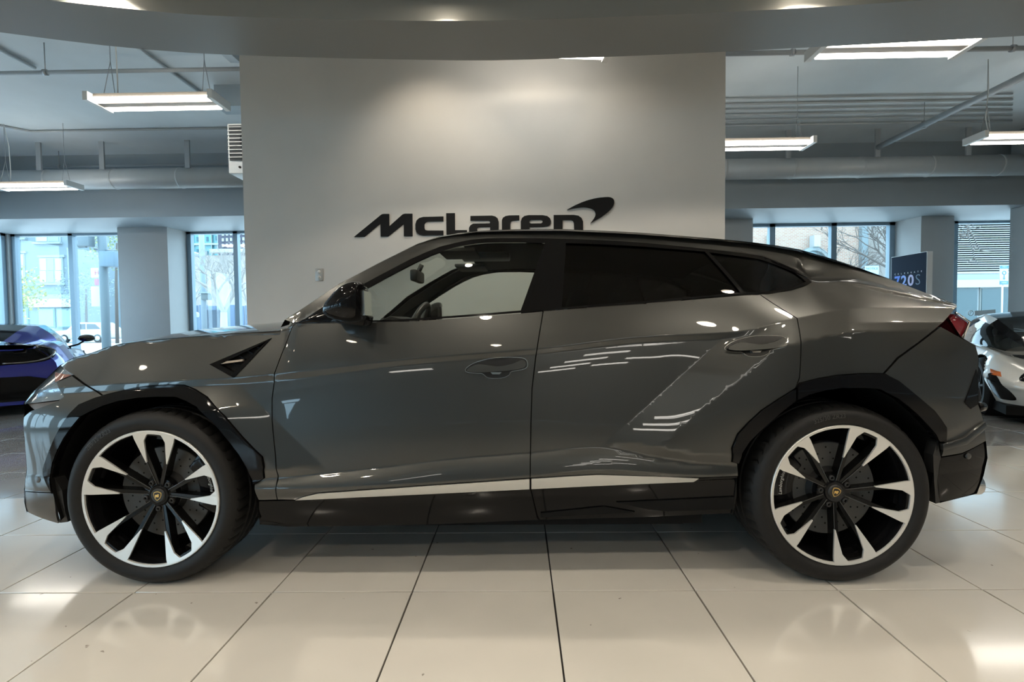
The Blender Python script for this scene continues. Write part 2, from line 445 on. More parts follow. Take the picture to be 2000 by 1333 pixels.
# ---- recessed downlights in the bay ceiling
dl_rim = mat('downlight_rim', (.75, .74, .7), rough=.3); dl_e = emis('downlight_lens', (1, .86, .66), 26)
def make_downlight():
    o = empty('downlight', (0, 0, ZR), 'small round recessed downlight in the bay ceiling', 'light', 'downlights in the bay ceiling')
    q = MB(); q.lathe([(.075, .001), (.098, .001), (.098, -.006), (.085, -.010), (.075, -.004)], 28); q.v = [(a, b, c+ZR) for a, b, c in q.v]; q.build('rim', dl_rim, o)
    q = MB(); q.lathe([(.0001, -.001), (.078, -.001), (.078, .0), (.0001, .0)], 28); q.v = [(a, b, c+ZR) for a, b, c in q.v]; q.build('lens', dl_e, o)
    return o
dl0 = make_downlight(); k = 0
for yy in (3.09, 1.35, -.40, -2.1):
    for xx in (-6.85, -4.7, -2.5, -.45, 1.80, 4.0, 6.2):
        d = dl0 if k == 0 else copy_tree(dl0); d.location = (xx, yy if yy < 3 else yy-.035*abs(xx)*abs(xx)*.3, ZR); k += 1
        L = bpy.data.lights.new('downlight_lamp', 'SPOT'); L.energy = 27 if yy > -1 else 9; L.spot_size = math.radians(132); L.spot_blend = .6 if yy < 3 else .2; L.shadow_soft_size = .07 if yy < 3 else .03; L.color = (1, .89, .74)
        lo = bpy.data.objects.new('lamp', L); COL.objects.link(lo); lo.parent = d; lo.location = (0, 0, -.015)
# ---- wall washers above the logo wall (track lights hidden by the soffit)
def washer(x, e, ang):
    o = empty('track_light', (x, 3.97, 3.62), 'white track spotlight aimed at the logo wall', 'light', 'track lights washing the logo wall')
    q = MB(); M = Matrix.Translation((x, 3.97, 3.62)) @ Matrix.Rotation(math.radians(ang), 4, 'X')
    q.lathe([(.001, .16), (.035, .16), (.045, .12), (.05, 0), (.044, 0), (.04, .05), (.001, .05)], 20, M); q.build('lamp_head', whitep, o)
    q = MB(); q.bar((x, 3.97, 3.70), (x, 3.97, ZC), .02); q.build('stem', steel, o)
    L = bpy.data.lights.new('washer_lamp', 'SPOT'); L.energy = e; L.spot_size = math.radians(95); L.spot_blend = .9; L.shadow_soft_size = .05; L.color = (1, .87, .69)
    lo = bpy.data.objects.new('lamp', L); COL.objects.link(lo); lo.parent = o; lo.rotation_euler = (math.radians(ang), 0, 0)
    return o
for x in (-.82, .15, .95): washer(x, 29 if x < 0 else 21 if x < .5 else 7, 40)
# ---- twin tube fluorescent fixtures
tube_e = emis('fluorescent_tube', (1, .95, .86), 11)
def make_fluor():
    o = empty('fluorescent_fixture', (0, 0, 3.5), 'x', 'light', 'hanging twin-tube fluorescent fixtures')
    Z = 3.5
    def b(name, fn, m_, par=o): q = MB(); fn(q); return q.build(name, m_, par)
    b('housing', lambda q: q.box((-.62, -.10, Z+.035), (.62, .10, Z+.075)), mat('fixture_reflector', (.30, .27, .23), rough=.4)); b('spine', lambda q: q.box((-.62, -.045, Z-.008), (.62, .045, Z+.04)), mat('fixture_spine', (.30, .27, .24), rough=.5))
    for s in (-1, 1):
        b('tube', lambda q, s=s: q.tube([(-.60, s*.105, Z+.005), (.60, s*.105, Z+.005)], .030, 12), tube_e)
        b('end_cap', lambda q, s=s: q.box((s*.645-.025, -.17, Z-.02), (s*.645+.025, .17, Z+.07)), whitep)
        q = MB(); q.tube([(s*.52, -.08, Z+.07), (s*.50, 0, Z+.45), (s*.50, 0, ZC)], .004, 5); q.tube([(s*.52, .08, Z+.07), (s*.50, 0, Z+.45)], .004, 5); q.build('chain', steel, o)
    q = MB(); q.tube([(-.45, .02, Z+.07), (-.47, .05, Z+.3), (-.46, .03, Z+.7), (-.5, 0, ZC)], .007, 6); q.build('power_cord', whitep, o)
    return o
fl0 = make_fluor()
fls = [(float(onZ(310, 203, 3.5)[0]), float(onZ(310, 203, 3.5)[1]), 'beside the fan heater, over the blue sports car side'),
       (float(onZ(150, 366, 3.5)[0])-.66, float(onZ(75, 366, 3.5)[1]), 'below the round duct near the corner window'),
       (float(onZ(1750, 90, 3.5)[0]), float(onZ(1750, 95, 3.5)[1]), 'tucked under the curved soffit edge, beside the logo wall'),
       (float(onZ(1578, 285, 3.5)[0])-.66, float(onZ(1500, 285, 3.5)[1]), 'half hidden behind the logo wall, over the brick-building window'),
       (float(onZ(1905, 273, 3.5)[0])+.66, float(onZ(1960, 273, 3.5)[1]), 'in front of the large square column'),
       (float(onZ(1197, 90, 3.4)[0])-.66, float(onZ(1197, 90, 3.4)[1]), 'between the curved soffit and the logo wall')]
k = 0
for x, y, d in fls:
    o = fl0 if k == 0 else copy_tree(fl0); k += 1
    o.rotation_euler = (0, 0, .09 if k == 6 else 0); o.location = (x, y, 3.4 if k == 6 else 3.5); o['label'] = 'lit twin-tube fluorescent fixture '+d
for xx, yy in ((2.7, -4.6), (2.3, -6.6), (1.95, -8.1), (1.6, -9.6), (1.3, -11.1), (1.0, -12.6), (3.5, -10.4), (2.7, -12.2), (-3.1, -8.4), (-9.4, -7.0), (8.4, -5.4), (8.4, -8.4)):
    o = copy_tree(fl0); o.location = (xx, yy, 3.5); o['label'] = 'lit twin-tube fluorescent fixture in the rear showroom rows'
for xx, yy in ((8.9, 4.5), (-8.6, 5.4), (-1.2, 8.4), (2.2, 8.4), (-9.0, 2.6), (9.3, 2.0)):
    o = copy_tree(fl0); o.location = (xx, yy, 3.5); o['label'] = 'lit twin-tube fluorescent fixture in the outer showroom rows'
# ---- duct, pipes, conduits
def duct(name, pa, pb, label):
    A = onY(*pa, 9.5); B = onY(*pb, 9.5); z = (A[2]+B[2])/2; r = .185
    o = empty(name, (float(A[0]), 9.5, z-r), label, 'duct')
    q = MB(); q.tube([(A[0], 9.5, z), (B[0], 9.5, z)], r, 28); q.build('duct_tube', ductp, o)
    n_ = int((B[0]-A[0])/1.25)
    for i in range(n_+1):
        x = A[0]+.3+i*1.25; q = MB(); q.lathe([(r, -.02), (r+.008, -.012), (r+.008, .012), (r, .02)], 28, Matrix.Translation((x, 9.5, z)) @ Matrix.Rotation(math.pi/2, 4, 'Y')); q.build('joint_band', ductp, o)
    return o, z, r
dA, dz, dr = duct('round_duct', (-60, 351), (520, 349), 'round painted air duct below the ceiling on the corner window side')
dB, dz2, _ = duct('round_duct', (1380, 328), (2010, 326), 'round painted air duct below the ceiling on the brick-building side')
for px, o in ((77, dA), (200, dA), (367, dA), (1539, dB), (1713, dB), (1890, dB)):
    z = dz if o is dA else dz2
    x = float(onY(px, 320, 9.3)[0]); q = MB(); q.box((x-.045, 9.28, z+.12), (x+.045, 9.31, ZC)); q.build('hanger_strap', pipep, o)
def pipe(name, pts, r, label, cat='pipe', material=None, hang=()):
    q = MB(); q.tube(pts, r, 12)
    o = empty(name, tuple(map(float, pts[0])), label, cat)
    q.build('pipe_run', material or pipep, o)
    for (x, y, z) in hang:
        h = MB(); h.tube([(x, y, z), (x, y, ZC)], .006, 6); h.lathe([(r, -.02), (r+.012, -.02), (r+.012, .02), (r, .02)], 14, Matrix.Translation((x, y, z)) @ Matrix.Rotation(math.pi/2, 4, 'Y')); h.build('clevis_hanger', steel, o)
    return o
a = onZ(-40, 144, 4.2); b = onZ(452, 132, 4.2)
pipe('sprinkler_pipe', [(a[0], a[1], 4.2), (b[0]+.2, a[1], 4.2)], .024, 'thin grey sprinkler pipe crossing above the fluorescent by the fan heater', hang=[(float(onY(88, 130, a[1])[0]), a[1], 4.2)])
a = onZ(0, 97, ZC-.03); pipe('conduit', [(a[0], 3.6, ZC-.03), (a[0], 6.6, ZC-.03)], .024, 'painted conduit running along the ceiling past the sprinkler pipe clamp', 'conduit', ductp)
a = onZ(283, 103, ZC-.03); pipe('conduit', [(a[0], 3.6, ZC-.03), (a[0], 8.0, ZC-.03)], .024, 'painted conduit running along the ceiling above the fluorescent end', 'conduit', ductp)
a = onZ(60, 257, ZC-.02); pipe('conduit', [(a[0]-.9, a[1]-.95, ZC-.02), (a[0], a[1], ZC-.02), (a[0]+5, a[1], ZC-.02)], .018, 'thin bent conduit crossing the ceiling before the duct', 'conduit', ductp)
a = onZ(20, 312, 4.25); pipe('sprinkler_pipe', [(a[0], 9.75, 4.25), (a[0]+5.4, 9.75, 4.25)], .022, 'thin pale pipe along the beam above the duct', hang=[(a[0]+.5, 9.75, 4.25), (a[0]+4.4, 9.75, 4.25)])
a = onZ(1420, 105, 4.2); b = onZ(2060, 97, 4.2)
pipe('sprinkler_pipe', [(a[0]-.3, a[1], 4.2), (b[0], a[1], 4.2)], .028, 'grey sprinkler pipe crossing behind the soffit-edge fluorescent', hang=[(float(onY(1548, 104, a[1])[0]), a[1], 4.2), (float(onY(1978, 98, a[1])[0]), a[1], 4.2)])
a = onZ(2000, 145, 4.2); pipe('sprinkler_main', [(a[0]+.05, 4.6, 4.2), (a[0]+.05, 9.22, 4.2)], .048, 'thick grey sprinkler main running back towards the street windows', hang=[(a[0]+.05, 8.2, 4.2)])
for i, (yy, zz) in enumerate(((7.9, ZC-.02), (8.1, ZC-.02), (8.3, ZC-.022), (8.5, ZC-.025), (8.72, ZC-.025), (8.95, ZC-.03))):
    o = pipe('conduit', [(float(onY(1400, 270, yy)[0]), yy, zz), (float(onY(1975, 270, yy)[0]), yy, zz)], .015+.003*(i % 2), 'one of the parallel thin conduits on the ceiling above the duct', 'conduit', ductp); o['group'] = 'parallel ceiling conduits'
a = onZ(445, 112, 4.35); q = MB(); q.box((a[0]-.02, 3.9, 4.33), (a[0]+.10, 6.2, 4.45)); tag(q.build('ceiling_channel', pipep, bevel=.004), 'grey steel channel on the ceiling beside the logo wall', 'channel')
# fan heater
hx = float(onY(443, 290, 6.0)[0]); hz0 = float(onY(443, 338, 6.0)[2]); hz1 = float(onY(447, 240, 6.0)[2])
ho = empty('fan_heater', (hx+.35, 6.2, hz0), 'white box fan heater with dark louvred grille hung beside the logo wall', 'heater')
q = MB(); q.box((hx, 6.02, hz0), (hx+.72, 6.5, hz1)); hb = q.build('cabinet', whitep, ho, bevel=.012)
gz0 = hz0+.15; q = MB(); q.box((hx+.03, 6.0, gz0), (hx+.69, 6.03, hz1-.03)); q.build('grille_recess', mat('heater_dark', (.03,.035,.04), rough=.6), ho)
for i in range(9):
    z = gz0+.03+i*(hz1-gz0-.06)/8.5; q = MB(); q.box((hx+.02, 5.985, z-.004), (hx+.70, 6.003, z+.005)); q.build('louvre', whitep, ho)
q = MB(); q.lathe([(.01, 0), (.2, 0), (.2, .012), (.01, .012)], 28, Matrix.Translation((hx+.36, 5.999, (gz0+hz1)/2)) @ Matrix.Rotation(math.pi/2, 4, 'X')); q.build('fan', mat('fan_black', (.008,.008,.008), rough=.5), ho)
for x in (hx+.1, hx+.6): q = MB(); q.tube([(x, 6.25, hz1), (x, 6.25, ZC)], .008, 6); q.build('hanger_rod', steel, ho)
q = MB(); q.lathe([(.001, -.012), (.014, -.012), (.014, 0)], 10, Matrix.Translation((hx+.14, 6.02, hz0+.07)) @ Matrix.Rotation(-math.pi/2, 4, 'X')); q.build('knob', sblack_ := mat('satin_black', (.012, .012, .012), rough=.5), ho)
trim_box((float(onY(418, 195, 7.2)[0]), 7.2, float(onY(440, 207, 7.2)[2])), (-2.0, 7.5, ZC), beamp)
# ---- lettering on the logo wall
def lp(x, y): p = onY(680+x/3.7037, 370+y/3.7037, YW); return (float(p[0]), float(p[2]))
LET = [
 ([(45,346),(243,184),(252,181),(262,180),(298,180),(299,270),(395,184),(405,180),(415,178),(466,178),(467,340),(405,340),(404,250),(291,342),(238,343),(236,248),(121,344)], []),
 ([(690,198),(545,202),(515,210),(496,228),(488,255),(488,290),(496,315),(515,330),(545,336),(690,333),(690,300),(575,300),(560,296),(553,282),(553,255),(560,240),(575,234),(690,232)], []),
 ([(710,175),(773,174),(774,297),(860,297),(862,330),(712,330)], []),
 ([(885,195),(1040,192),(1065,198),(1082,212),(1089,235),(1089,335),(905,335),(885,328),(875,312),(875,280),(885,262),(905,250),(1025,248),(1027,236),(1018,228),(885,228)], [[(940,275),(1027,273),(1027,308),(945,310),(935,300),(933,283)]]),
 ([(1112,335),(1112,225),(1120,207),(1140,195),(1165,191),(1237,190),(1237,225),(1190,226),(1177,232),(1173,245),(1173,335)], []),
 ([(1248,300),(1248,235),(1256,210),(1275,195),(1305,189),(1405,189),(1440,195),(1460,212),(1467,232),(1462,255),(1445,268),(1415,272),(1312,275),(1312,295),(1325,303),(1465,303),(1465,335),(1300,335),(1270,328),(1253,315)], [[(1325,222),(1395,222),(1405,228),(1406,240),(1396,248),(1325,249),(1312,246),(1311,230)]]),
 ([(1486,335),(1486,188),(1630,187),(1665,193),(1688,210),(1698,235),(1698,335),(1635,335),(1633,245),(1626,230),(1612,223),(1550,223),(1550,335)], []),
 (smooth_poly([(1583,150),(1640,118),(1720,85),(1800,65),(1870,58),(1900,62),(1918,75),(1923,98),(1912,130),(1880,165),(1830,203)], 3)+smooth_poly([(1752,245),(1772,220),(1788,190),(1786,165),(1772,148),(1745,137),(1700,131),(1640,137)], 3), [])]
c0 = lp(900, 346)
lg = empty('wall_lettering', (c0[0], YW, c0[1]), 'black raised maker lettering and swoosh on the pale logo wall', 'sign')
lm = mat('sign_black', (.006, .006, .0065), rough=.6, spec=.2)
for i, (o_, hs) in enumerate(LET):
    q = MB(); q.prism([lp(*p) for p in o_], lambda u, v, d: (u, YW-.014+d, v), .014, [[lp(*p) for p in h] for h in hs]); q.build('letter' if i < 7 else 'swoosh', lm, lg)
# ---- wall outlet
oc = onY(624, 537, YW); o = empty('wall_outlet', (float(oc[0]), YW, float(oc[2])-.06), 'grey duplex wall outlet on the logo wall above the hood', 'outlet')
q = MB(); q.box((oc[0]-.038, YW-.006, oc[2]-.060), (oc[0]+.038, YW, oc[2]+.060)); q.build('cover_plate', mat('outlet_steel', (.42,.41,.39), rough=.35, metal=.4), o, bevel=.003)
for dz_ in (-.026, .026):
    q = MB(); q.lathe([(.0005, 0), (.017, 0), (.017, .003), (.0005, .003)], 16, Matrix.Translation((oc[0], YW-.006, oc[2]+dz_)) @ Matrix.Rotation(math.pi/2, 4, 'X')); rc = q.build('receptacle', mat('outlet_white', (.75,.75,.72), rough=.4), o)
    for dx in (-.006, .006): q = MB(); q.box((oc[0]+dx-.0012, YW-.0100, oc[2]+dz_-.003), (oc[0]+dx+.0012, YW-.0085, oc[2]+dz_+.006)); q.build('slot', pblack_ := mat('deep_black', (.004, .004, .004), rough=.8, spec=.2), rc)
# ============================================================ the grey SUV
YC = 3.15
WFX, WRX = -1.6207, 1.3810          # axle positions
paint = mat('car_paint', (.052, .0535, .051), rough=.33, metal=.80, coat=1.0, coatr=.015, noise=.05, nscale=900)
gblack = mat('gloss_black', (.004, .004, .0045), rough=.06, spec=.22)
sblack = mat('satin_black', (.012, .012, .012), rough=.5)
pblack = mat('deep_black', (.004, .004, .004), rough=.8, spec=.2)
silver = mat('silver_trim', (.62, .61, .58), rough=.42, metal=.6)
chrome = mat('chrome', (.75, .75, .75), rough=.08, metal=1.)
rubber = mat('tyre_rubber', (.0075, .0072, .007), rough=.6, spec=.3, noise=.2, nscale=40)
_PC = {}
def pchip(xs, ys, x):
    key = (id(xs), id(ys))
    if key not in _PC:
        X = np.asarray(xs, float); Y = np.asarray(ys, float)
        h = np.diff(X); d = np.diff(Y)/h; n = len(X); m_ = np.zeros(n)
        for i in range(1, n-1):
            if d[i-1]*d[i] > 0:
                w1 = 2*h[i]+h[i-1]; w2 = h[i]+2*h[i-1]; m_[i] = (w1+w2)/(w1/d[i-1]+w2/d[i])
        m_[0] = d[0]; m_[-1] = d[-1]
        _PC[key] = (X, Y, h, m_, xs, ys)
    X, Y, h, m_ = _PC[key][:4]; n = len(X)
    x = np.asarray(x, float); i = np.clip(np.searchsorted(X, x)-1, 0, n-2)
    t = (x-X[i])/h[i]; tc = np.clip(t, 0, 1)
    y = ((1+2*tc)*(1-tc)**2*Y[i]+tc*(1-tc)**2*h[i]*m_[i]+tc**2*(3-2*tc)*Y[i+1]+tc**2*(tc-1)*h[i]*m_[i+1])
    y = np.where(t < 0, Y[0]+m_[0]*(x-X[0]), y); y = np.where(t > 1, Y[-1]+m_[-1]*(x-X[-1]), y)
    return y
def endcurve(d, d0=.35, k=1.84):
    d = np.maximum(0, d); return np.where(d < d0, k*d**3, k*d0**3+3*k*d0*d0*(d-d0))
def nose(x): return endcurve(-(np.asarray(x)+1.98))
def tail(x): return endcurve(np.asarray(x)-1.78, .34)
# body lines, sill to roof edge: (px, py, half width before the ends draw in)
LN = [
 [(40,1002,.93),(112,1024,.93),(300,1028,.93),(506,1026,.93),(560,1030,.93),(830,1026.6,.93),(1055,1017,.93),(1261,1011.6,.93),(1432,1004.4,.93),(1640,995,.93),(1836,983,.94),(1910,965,.94),(1960,950,.94)],
 [(40,985,.96),(130,988,.965),(300,984,.968),(503,979,.972),(577,978,.972),(1037,956,.972),(1264,945,.972),(1357,942,.972),(1440,938,.972),(1640,934,.975),(1838,927,.975),(1920,915,.965),(1960,905,.96)],
 [(40,955,0.965),(130,962,0.975),(300,958,0.985),(503,956,0.997),(543,955.5,0.998),(1037,930,0.998),(1168,918,1.),(1375,930,0.996),(1441,930,0.992),(1640,915,0.99),(1838,892,0.99),(1925,862,0.975),(1960,850,0.97)],
 [(40,925,0.965),(130,930,0.975),(300,932,0.975),(503,936,0.975),(545,933,0.972),(740,915,0.97),(905,895.5,0.97),(1037,885,0.97),(1162,874.5,0.972),(1372,903,0.98),(1441,906,0.981),(1640,890,0.985),(1838,862,0.985),(1922,828,0.97),(1960,820,0.97)],
 [(40,812,0.965),(130,815,0.975),(300,815,0.985),(500,820,0.961),(560,818,0.956),(800,800,0.955),(1037,785,0.955),(1300,775,0.957),(1564,765,0.99),(1724,760,0.995),(1840,752,0.985),(1910,748,0.97),(1960,745,0.97)],
 [(60,775,0.92),(130,770,0.935),(300,760,0.95),(455,751,0.9375),(536,745,0.9315),(800,714,0.9295),(1046,693,0.9285),(1260,670,0.9275),(1425,662,0.939),(1557,640,0.962),(1650,632,0.965),(1715,630,0.955),(1864,630,0.93),(1960,632,0.93)],
 [(60,768,0.915),(130,757,0.93),(300,747,0.947),(455,739,0.941),(536,731.5,0.935),(800,701.5,0.933),(1046,682,0.932),(1260,658,0.931),(1425,650,0.94),(1557,622,0.955),(1650,604,0.945),(1715,601,0.925),(1864,601,0.88),(1960,603,0.88)],
 [(60,745,0.84),(118,714,0.85),(135,703,0.855),(180,689,0.86),(234,672,0.865),(300,664,0.868),(450,652,0.87),(558,646,0.871),(584,631,0.881),(692,629.5,0.886),(800,626.5,0.886),(950,616,0.884),(1061,607,0.881),(1110,602.5,0.88),(1260,592,0.878),(1380,581.5,0.876),(1452,575.5,0.872),(1500,574,0.868),(1545,566.5,0.855),(1584,551.5,0.83),(1650,556,0.81),(1740,574,0.82),(1820,589,0.83),(1864,596,0.83),(1960,600,0.83)],
 [(60,742,.83),(118,709,.84),(234,668,.855),(450,648,.86),(558,641,.865),(584,628,.865),(644,592,.845),(707,557.5,.81),(740,539.5,.79),(800,508,.755),(860,482.5,.725),(920,469,.708),(980,466,.702),(1100,467.5,.698),(1140,468.4,.698),(1260,475,.698),(1380,487,.70),(1485,500.5,.705),(1515,511,.715),(1560,532,.74),(1584,545,.755),(1650,545,.755),(1740,563,.78),(1820,583,.80),(1864,594,.81),(1960,598,.81)],
 [(60,740,0.82),(118,706,0.83),(234,664,0.85),(450,644,0.855),(540,632,0.85),(563,620,0.84),(663,554.5,0.775),(740,514,0.735),(815,476.5,0.696),(860,461.5,0.683),(920,452.5,0.666),(1010,448,0.658),(1100,447.3,0.655),(1140,449.5,0.655),(1260,455.5,0.655),(1350,462.5,0.655),(1410,467.5,0.655),(1470,473.5,0.656),(1560,487,0.66),(1608,500.5,0.661),(1650,514,0.671),(1682,525,0.68),(1740,546,0.71),(1820,577,0.76),(1864,593,0.79),(1960,597,0.79)],
]
def solve_wx(px, py, w0):
    w = w0
    for _ in range(40):
        p = onY(px, py, YC-w); w = .5*w+.5*(w0-float(nose(p[0]))-float(tail(p[0])))
    return onY(px, py, YC-w), w
LX, LZ, LW = [], [], []
for L in LN:
    a = [solve_wx(*q) for q in L]
    LX.append([p[0] for p, w in a]); LZ.append([p[2] for p, w in a]); LW.append([q[2] for q in L])
CREASE = [1, 1, 1, 1, 0, 1, 1, 1, 0, 1]
BULGE = [.004, .003, .003, 0., 0, 0., .002, .012, .001]
def seg_xz(a, b):
    return np.array([a[0], a[2]]), np.array([b[0], b[2]])
def feature(x, z):
    out = np.zeros_like(x)
    # rear haunch: rises behind the slanting crease
    a, b = np.array([HA[0], HA[2]]), np.array([HB[0], HB[2]])
    t = (b-a)/np.linalg.norm(b-a); nrm = np.array([t[1], -t[0]])
    if nrm[0] < 0: nrm = -nrm
    d = (x-a[0])*nrm[0]+(z-a[1])*nrm[1]
    g = .026*np.clip(d/.16, 0, 1); g = g*np.clip((2.0-x)/.6, 0, 1)
    z6 = pchip(LX[6], LZ[6], x); z3 = pchip(LX[3], LZ[3], x)
    out += g*np.clip((z6-z)/.10, 0, 1)*np.clip((z-z3+.01)/.05, 0, 1)
    # front fender: rises ahead of its crease
    a, b = np.array([FA[0], FA[2]]), np.array([FB[0], FB[2]])
    t = (b-a)/np.linalg.norm(b-a); nrm = np.array([t[1], -t[0]])
    if nrm[0] > 0: nrm = -nrm
    d = (x-a[0])*nrm[0]+(z-a[1])*nrm[1]
    g = .020*np.clip(d/.14, 0, 1)*np.clip((x+2.1)/.35, 0, 1)
    z5 = pchip(LX[5], LZ[5], x)
    out += g*np.clip((z5-z)/.10, 0, 1)*np.clip((z-z3+.01)/.05, 0, 1)
    return out
HA = onY(1425, 652, YC-.945); HB = onY(1171, 872, YC-.957)
FA = onY(455, 740, YC-.945); FB = onY(614, 891, YC-.957)
def W(x, z, feat=True):
    x = np.atleast_1d(np.asarray(x, float)); z = np.atleast_1d(np.asarray(z, float))
    Z = np.array([pchip(LX[i], LZ[i], x) for i in range(10)])
    V = np.array([pchip(LX[i], LW[i], x) for i in range(10)])
    for i in range(1, 10): Z[i] = np.maximum(Z[i], Z[i-1]+.004)
    S = (V[1:]-V[:-1])/(Z[1:]-Z[:-1])
    out = np.where(z < Z[0], V[0]-(Z[0]-z)*.15, V[9]-(z-Z[9])*1.5)
    for i in range(9):
        k = (z >= Z[i]) & (z <= Z[i+1]); h = Z[i+1]-Z[i]; t = (z-Z[i])/h
        ma = S[i] if (i == 0 or CREASE[i]) else .5*(S[i]+S[i-1])
        mb = S[i] if (i == 8 or CREASE[i+1]) else .5*(S[i]+S[i+1])
        if i == 4: mb = 1.35*S[4]
        if i == 3: ma = 1.0*S[3]+.035
        q = (1+2*t)*(1-t)**2*V[i]+t*(1-t)**2*h*ma+t**2*(3-2*t)*V[i+1]+t**2*(t-1)*h*mb+BULGE[i]*4*t*(1-t)
        out = np.where(k, q, out)
    if feat: out = out+feature(x, z)
    return out-nose(x)-tail(x)
def WN(x, z, e=.004):
    wx = (W(x+e, z)-W(x-e, z))/(2*e); wz = (W(x, z+e)-W(x, z-e))/(2*e)
    n = np.stack([-wx, -np.ones_like(wx), -wz], 1)
    return n/np.linalg.norm(n, axis=1)[:, None]
def hits(L, off=0.):
    """where the sight lines through measured points meet the body side"""
    D = np.array([ray(x, y) for x, y in L]); w = np.full(len(L), .93); O = np.array([0, 0, CH])
    for _ in range(45):
        P = O+D*((YC-w)/D[:, 1])[:, None]; w = np.clip(.45*w+.55*(W(P[:, 0], P[:, 2])+off), .70, 1.05)
    return [(p[0], p[2]) for p in P]
def hit(px, py, off=0.): return hits([(px, py)], off)[0]
def inset(poly, d):
    A = np.array(poly); n = len(A)
    ar = .5*sum(A[i-1][0]*A[i][1]-A[i][0]*A[i-1][1] for i in range(n)); sg = 1 if ar > 0 else -1
    out = []
    for i in range(n):
        e1 = A[i]-A[i-1]; e2 = A[(i+1) % n]-A[i]
        n1 = np.array([-e1[1], e1[0]])/(np.linalg.norm(e1)+1e-9); n2 = np.array([-e2[1], e2[0]])/(np.linalg.norm(e2)+1e-9)
        b = n1+n2; b = b/max(.35, (b@b)/2)/1.0
        out.append(A[i]+sg*d*b/1.0*1.0)
    return [tuple(p) for p in out]
def densify(poly, h):
    out = []
    n = len(poly)
    for i in range(n):
        a = np.array(poly[i]); b = np.array(poly[(i+1) % n]); k = max(1, int(np.linalg.norm(b-a)/h))
        out += [tuple(a+(b-a)*j/k) for j in range(k)]
    return out
suv = empty('sport_utility_vehicle', (-.12, YC, 0), 'dark grey metallic sport utility vehicle with sloping roof and large two-tone wheels', 'car')
SO = np.array([-.12, YC, 0.])
def raw_mesh(name, V, F, N, material, parent, smooth=True):
    me = bpy.data.meshes.new(name)
    off = np.array(root_off(parent))
    me.from_pydata([tuple(p) for p in (np.asarray(V)-off)], [], [tuple(map(int, f)) for f in F])
    me.materials.append(material)
    if smooth: me.polygons.foreach_set('use_smooth', [True]*len(me.polygons))
    if N is not None: me.normals_split_custom_set_from_vertices([tuple(map(float, n)) for n in N])
    o = bpy.data.objects.new(name, me); COL.objects.link(o); o.parent = parent
    return o
def side_geo(poly, holes=(), off=0., h=.016, thick=.012, wf=None, lines=True):
    """panel cut out of the body side: outline in (x, z), skin follows the side, edges turn inwards"""
    poly = densify(poly, h); holes = [densify(q, h) for q in holes]
    A = np.array(poly); (x0, z0), (x1, z1) = A.min(0), A.max(0)
    gx, gz = np.meshgrid(np.arange(x0, x1, h), np.arange(z0, z1, h)); P = np.stack([gx.ravel(), gz.ravel()], 1)
    P = P+np.random.RandomState(1).uniform(-.1, .1, P.shape)*h
    if lines:
        xs = np.arange(x0, x1, h*.7)
        for i in range(10):
            zz = pchip(LX[i], LZ[i], xs)
            for o in ((-.005, 0, .005) if CREASE[i] else (0,)): P = np.vstack([P, np.stack([xs, zz+o], 1)])
        for a, b in ((HA, HB), (FA, FB)):
            t = np.linspace(0, 1, 50)[:, None]
            Lp = np.array([[a[0], a[2]]])*(1-t)+np.array([[b[0], b[2]]])*t
            for o in (-.005, 0, .005): P = np.vstack([P, Lp+np.array([[o, 0]])])
    k = inside_np(P, inset(poly, .006))
    for q in holes: k &= ~inside_np(P, inset(q, -.006))
    P = P[k]
    tris, pts = tri2d(poly, holes, P)
    pts = np.array(pts); wf = wf or W
    w = wf(pts[:, 0], pts[:, 1])+off
    V = np.stack([pts[:, 0], YC-w, pts[:, 1]], 1); N = WN(pts[:, 0], pts[:, 1])
    F = []
    for a, b, c in tris:
        nn = np.cross(V[b]-V[a], V[c]-V[a]); F.append((a, b, c) if nn[1] < 0 else (a, c, b))
    if thick:
        o = 0; EV = []; EN = []; EF = []; base = len(V)
        for Lp in [poly]+holes:
            n = len(Lp); ar = sum(Lp[i-1][0]*Lp[i][1]-Lp[i][0]*Lp[i-1][1] for i in range(n))
            sg = 1 if ar > 0 else -1
            if o: sg = -sg
            B = V[o:o+n]; Cn = B+np.array([0, thick, 0]); b0 = base+len(EV)
            for i in range(n):
                e = V[o+(i+1) % n]-V[o+i-1 if i else o+n-1]; nn = np.array([e[2], 0, -e[0]])*sg; nn = nn/(np.linalg.norm(nn)+1e-9)
                EV += [B[i], Cn[i]]; EN += [nn, nn]
            for i in range(n):
                j = (i+1) % n; q = (b0+2*i, b0+2*i+1, b0+2*j+1, b0+2*j); EF.append(q if sg > 0 else q[::-1])
            o += n
        V = np.vstack([V, EV]); N = np.vstack([N, EN]); F = F+EF
    return V, F, N
def both(name, geo, material, parents=None, label=None, label2=None):
    """near side and its mirror image on the far side"""
    V, F, N = geo; pa = parents or (suv, suv)
    a = raw_mesh(name, V, F, N, material, pa[0])
    V2 = V.copy(); V2[:, 1] = 2*YC-V2[:, 1]; N2 = N.copy(); N2[:, 1] *= -1
    b = raw_mesh(name, V2, [f[::-1] for f in F], N2, material, pa[1])
    if label: a['label'] = label; b['label'] = label
    return a, b
def mirror_mb(mb):
    q = MB(); q.v = [(p[0], 2*YC-p[1], p[2]) for p in mb.v]; q.f = [f[::-1] for f in mb.f]; q.sm = list(mb.sm); return q
def both_mb(name, mb, material, parents=None, **k):
    pa = parents or (suv, suv)
    return mb.build(name, material, pa[0], **k), mirror_mb(mb).build(name, material, pa[1], **k)

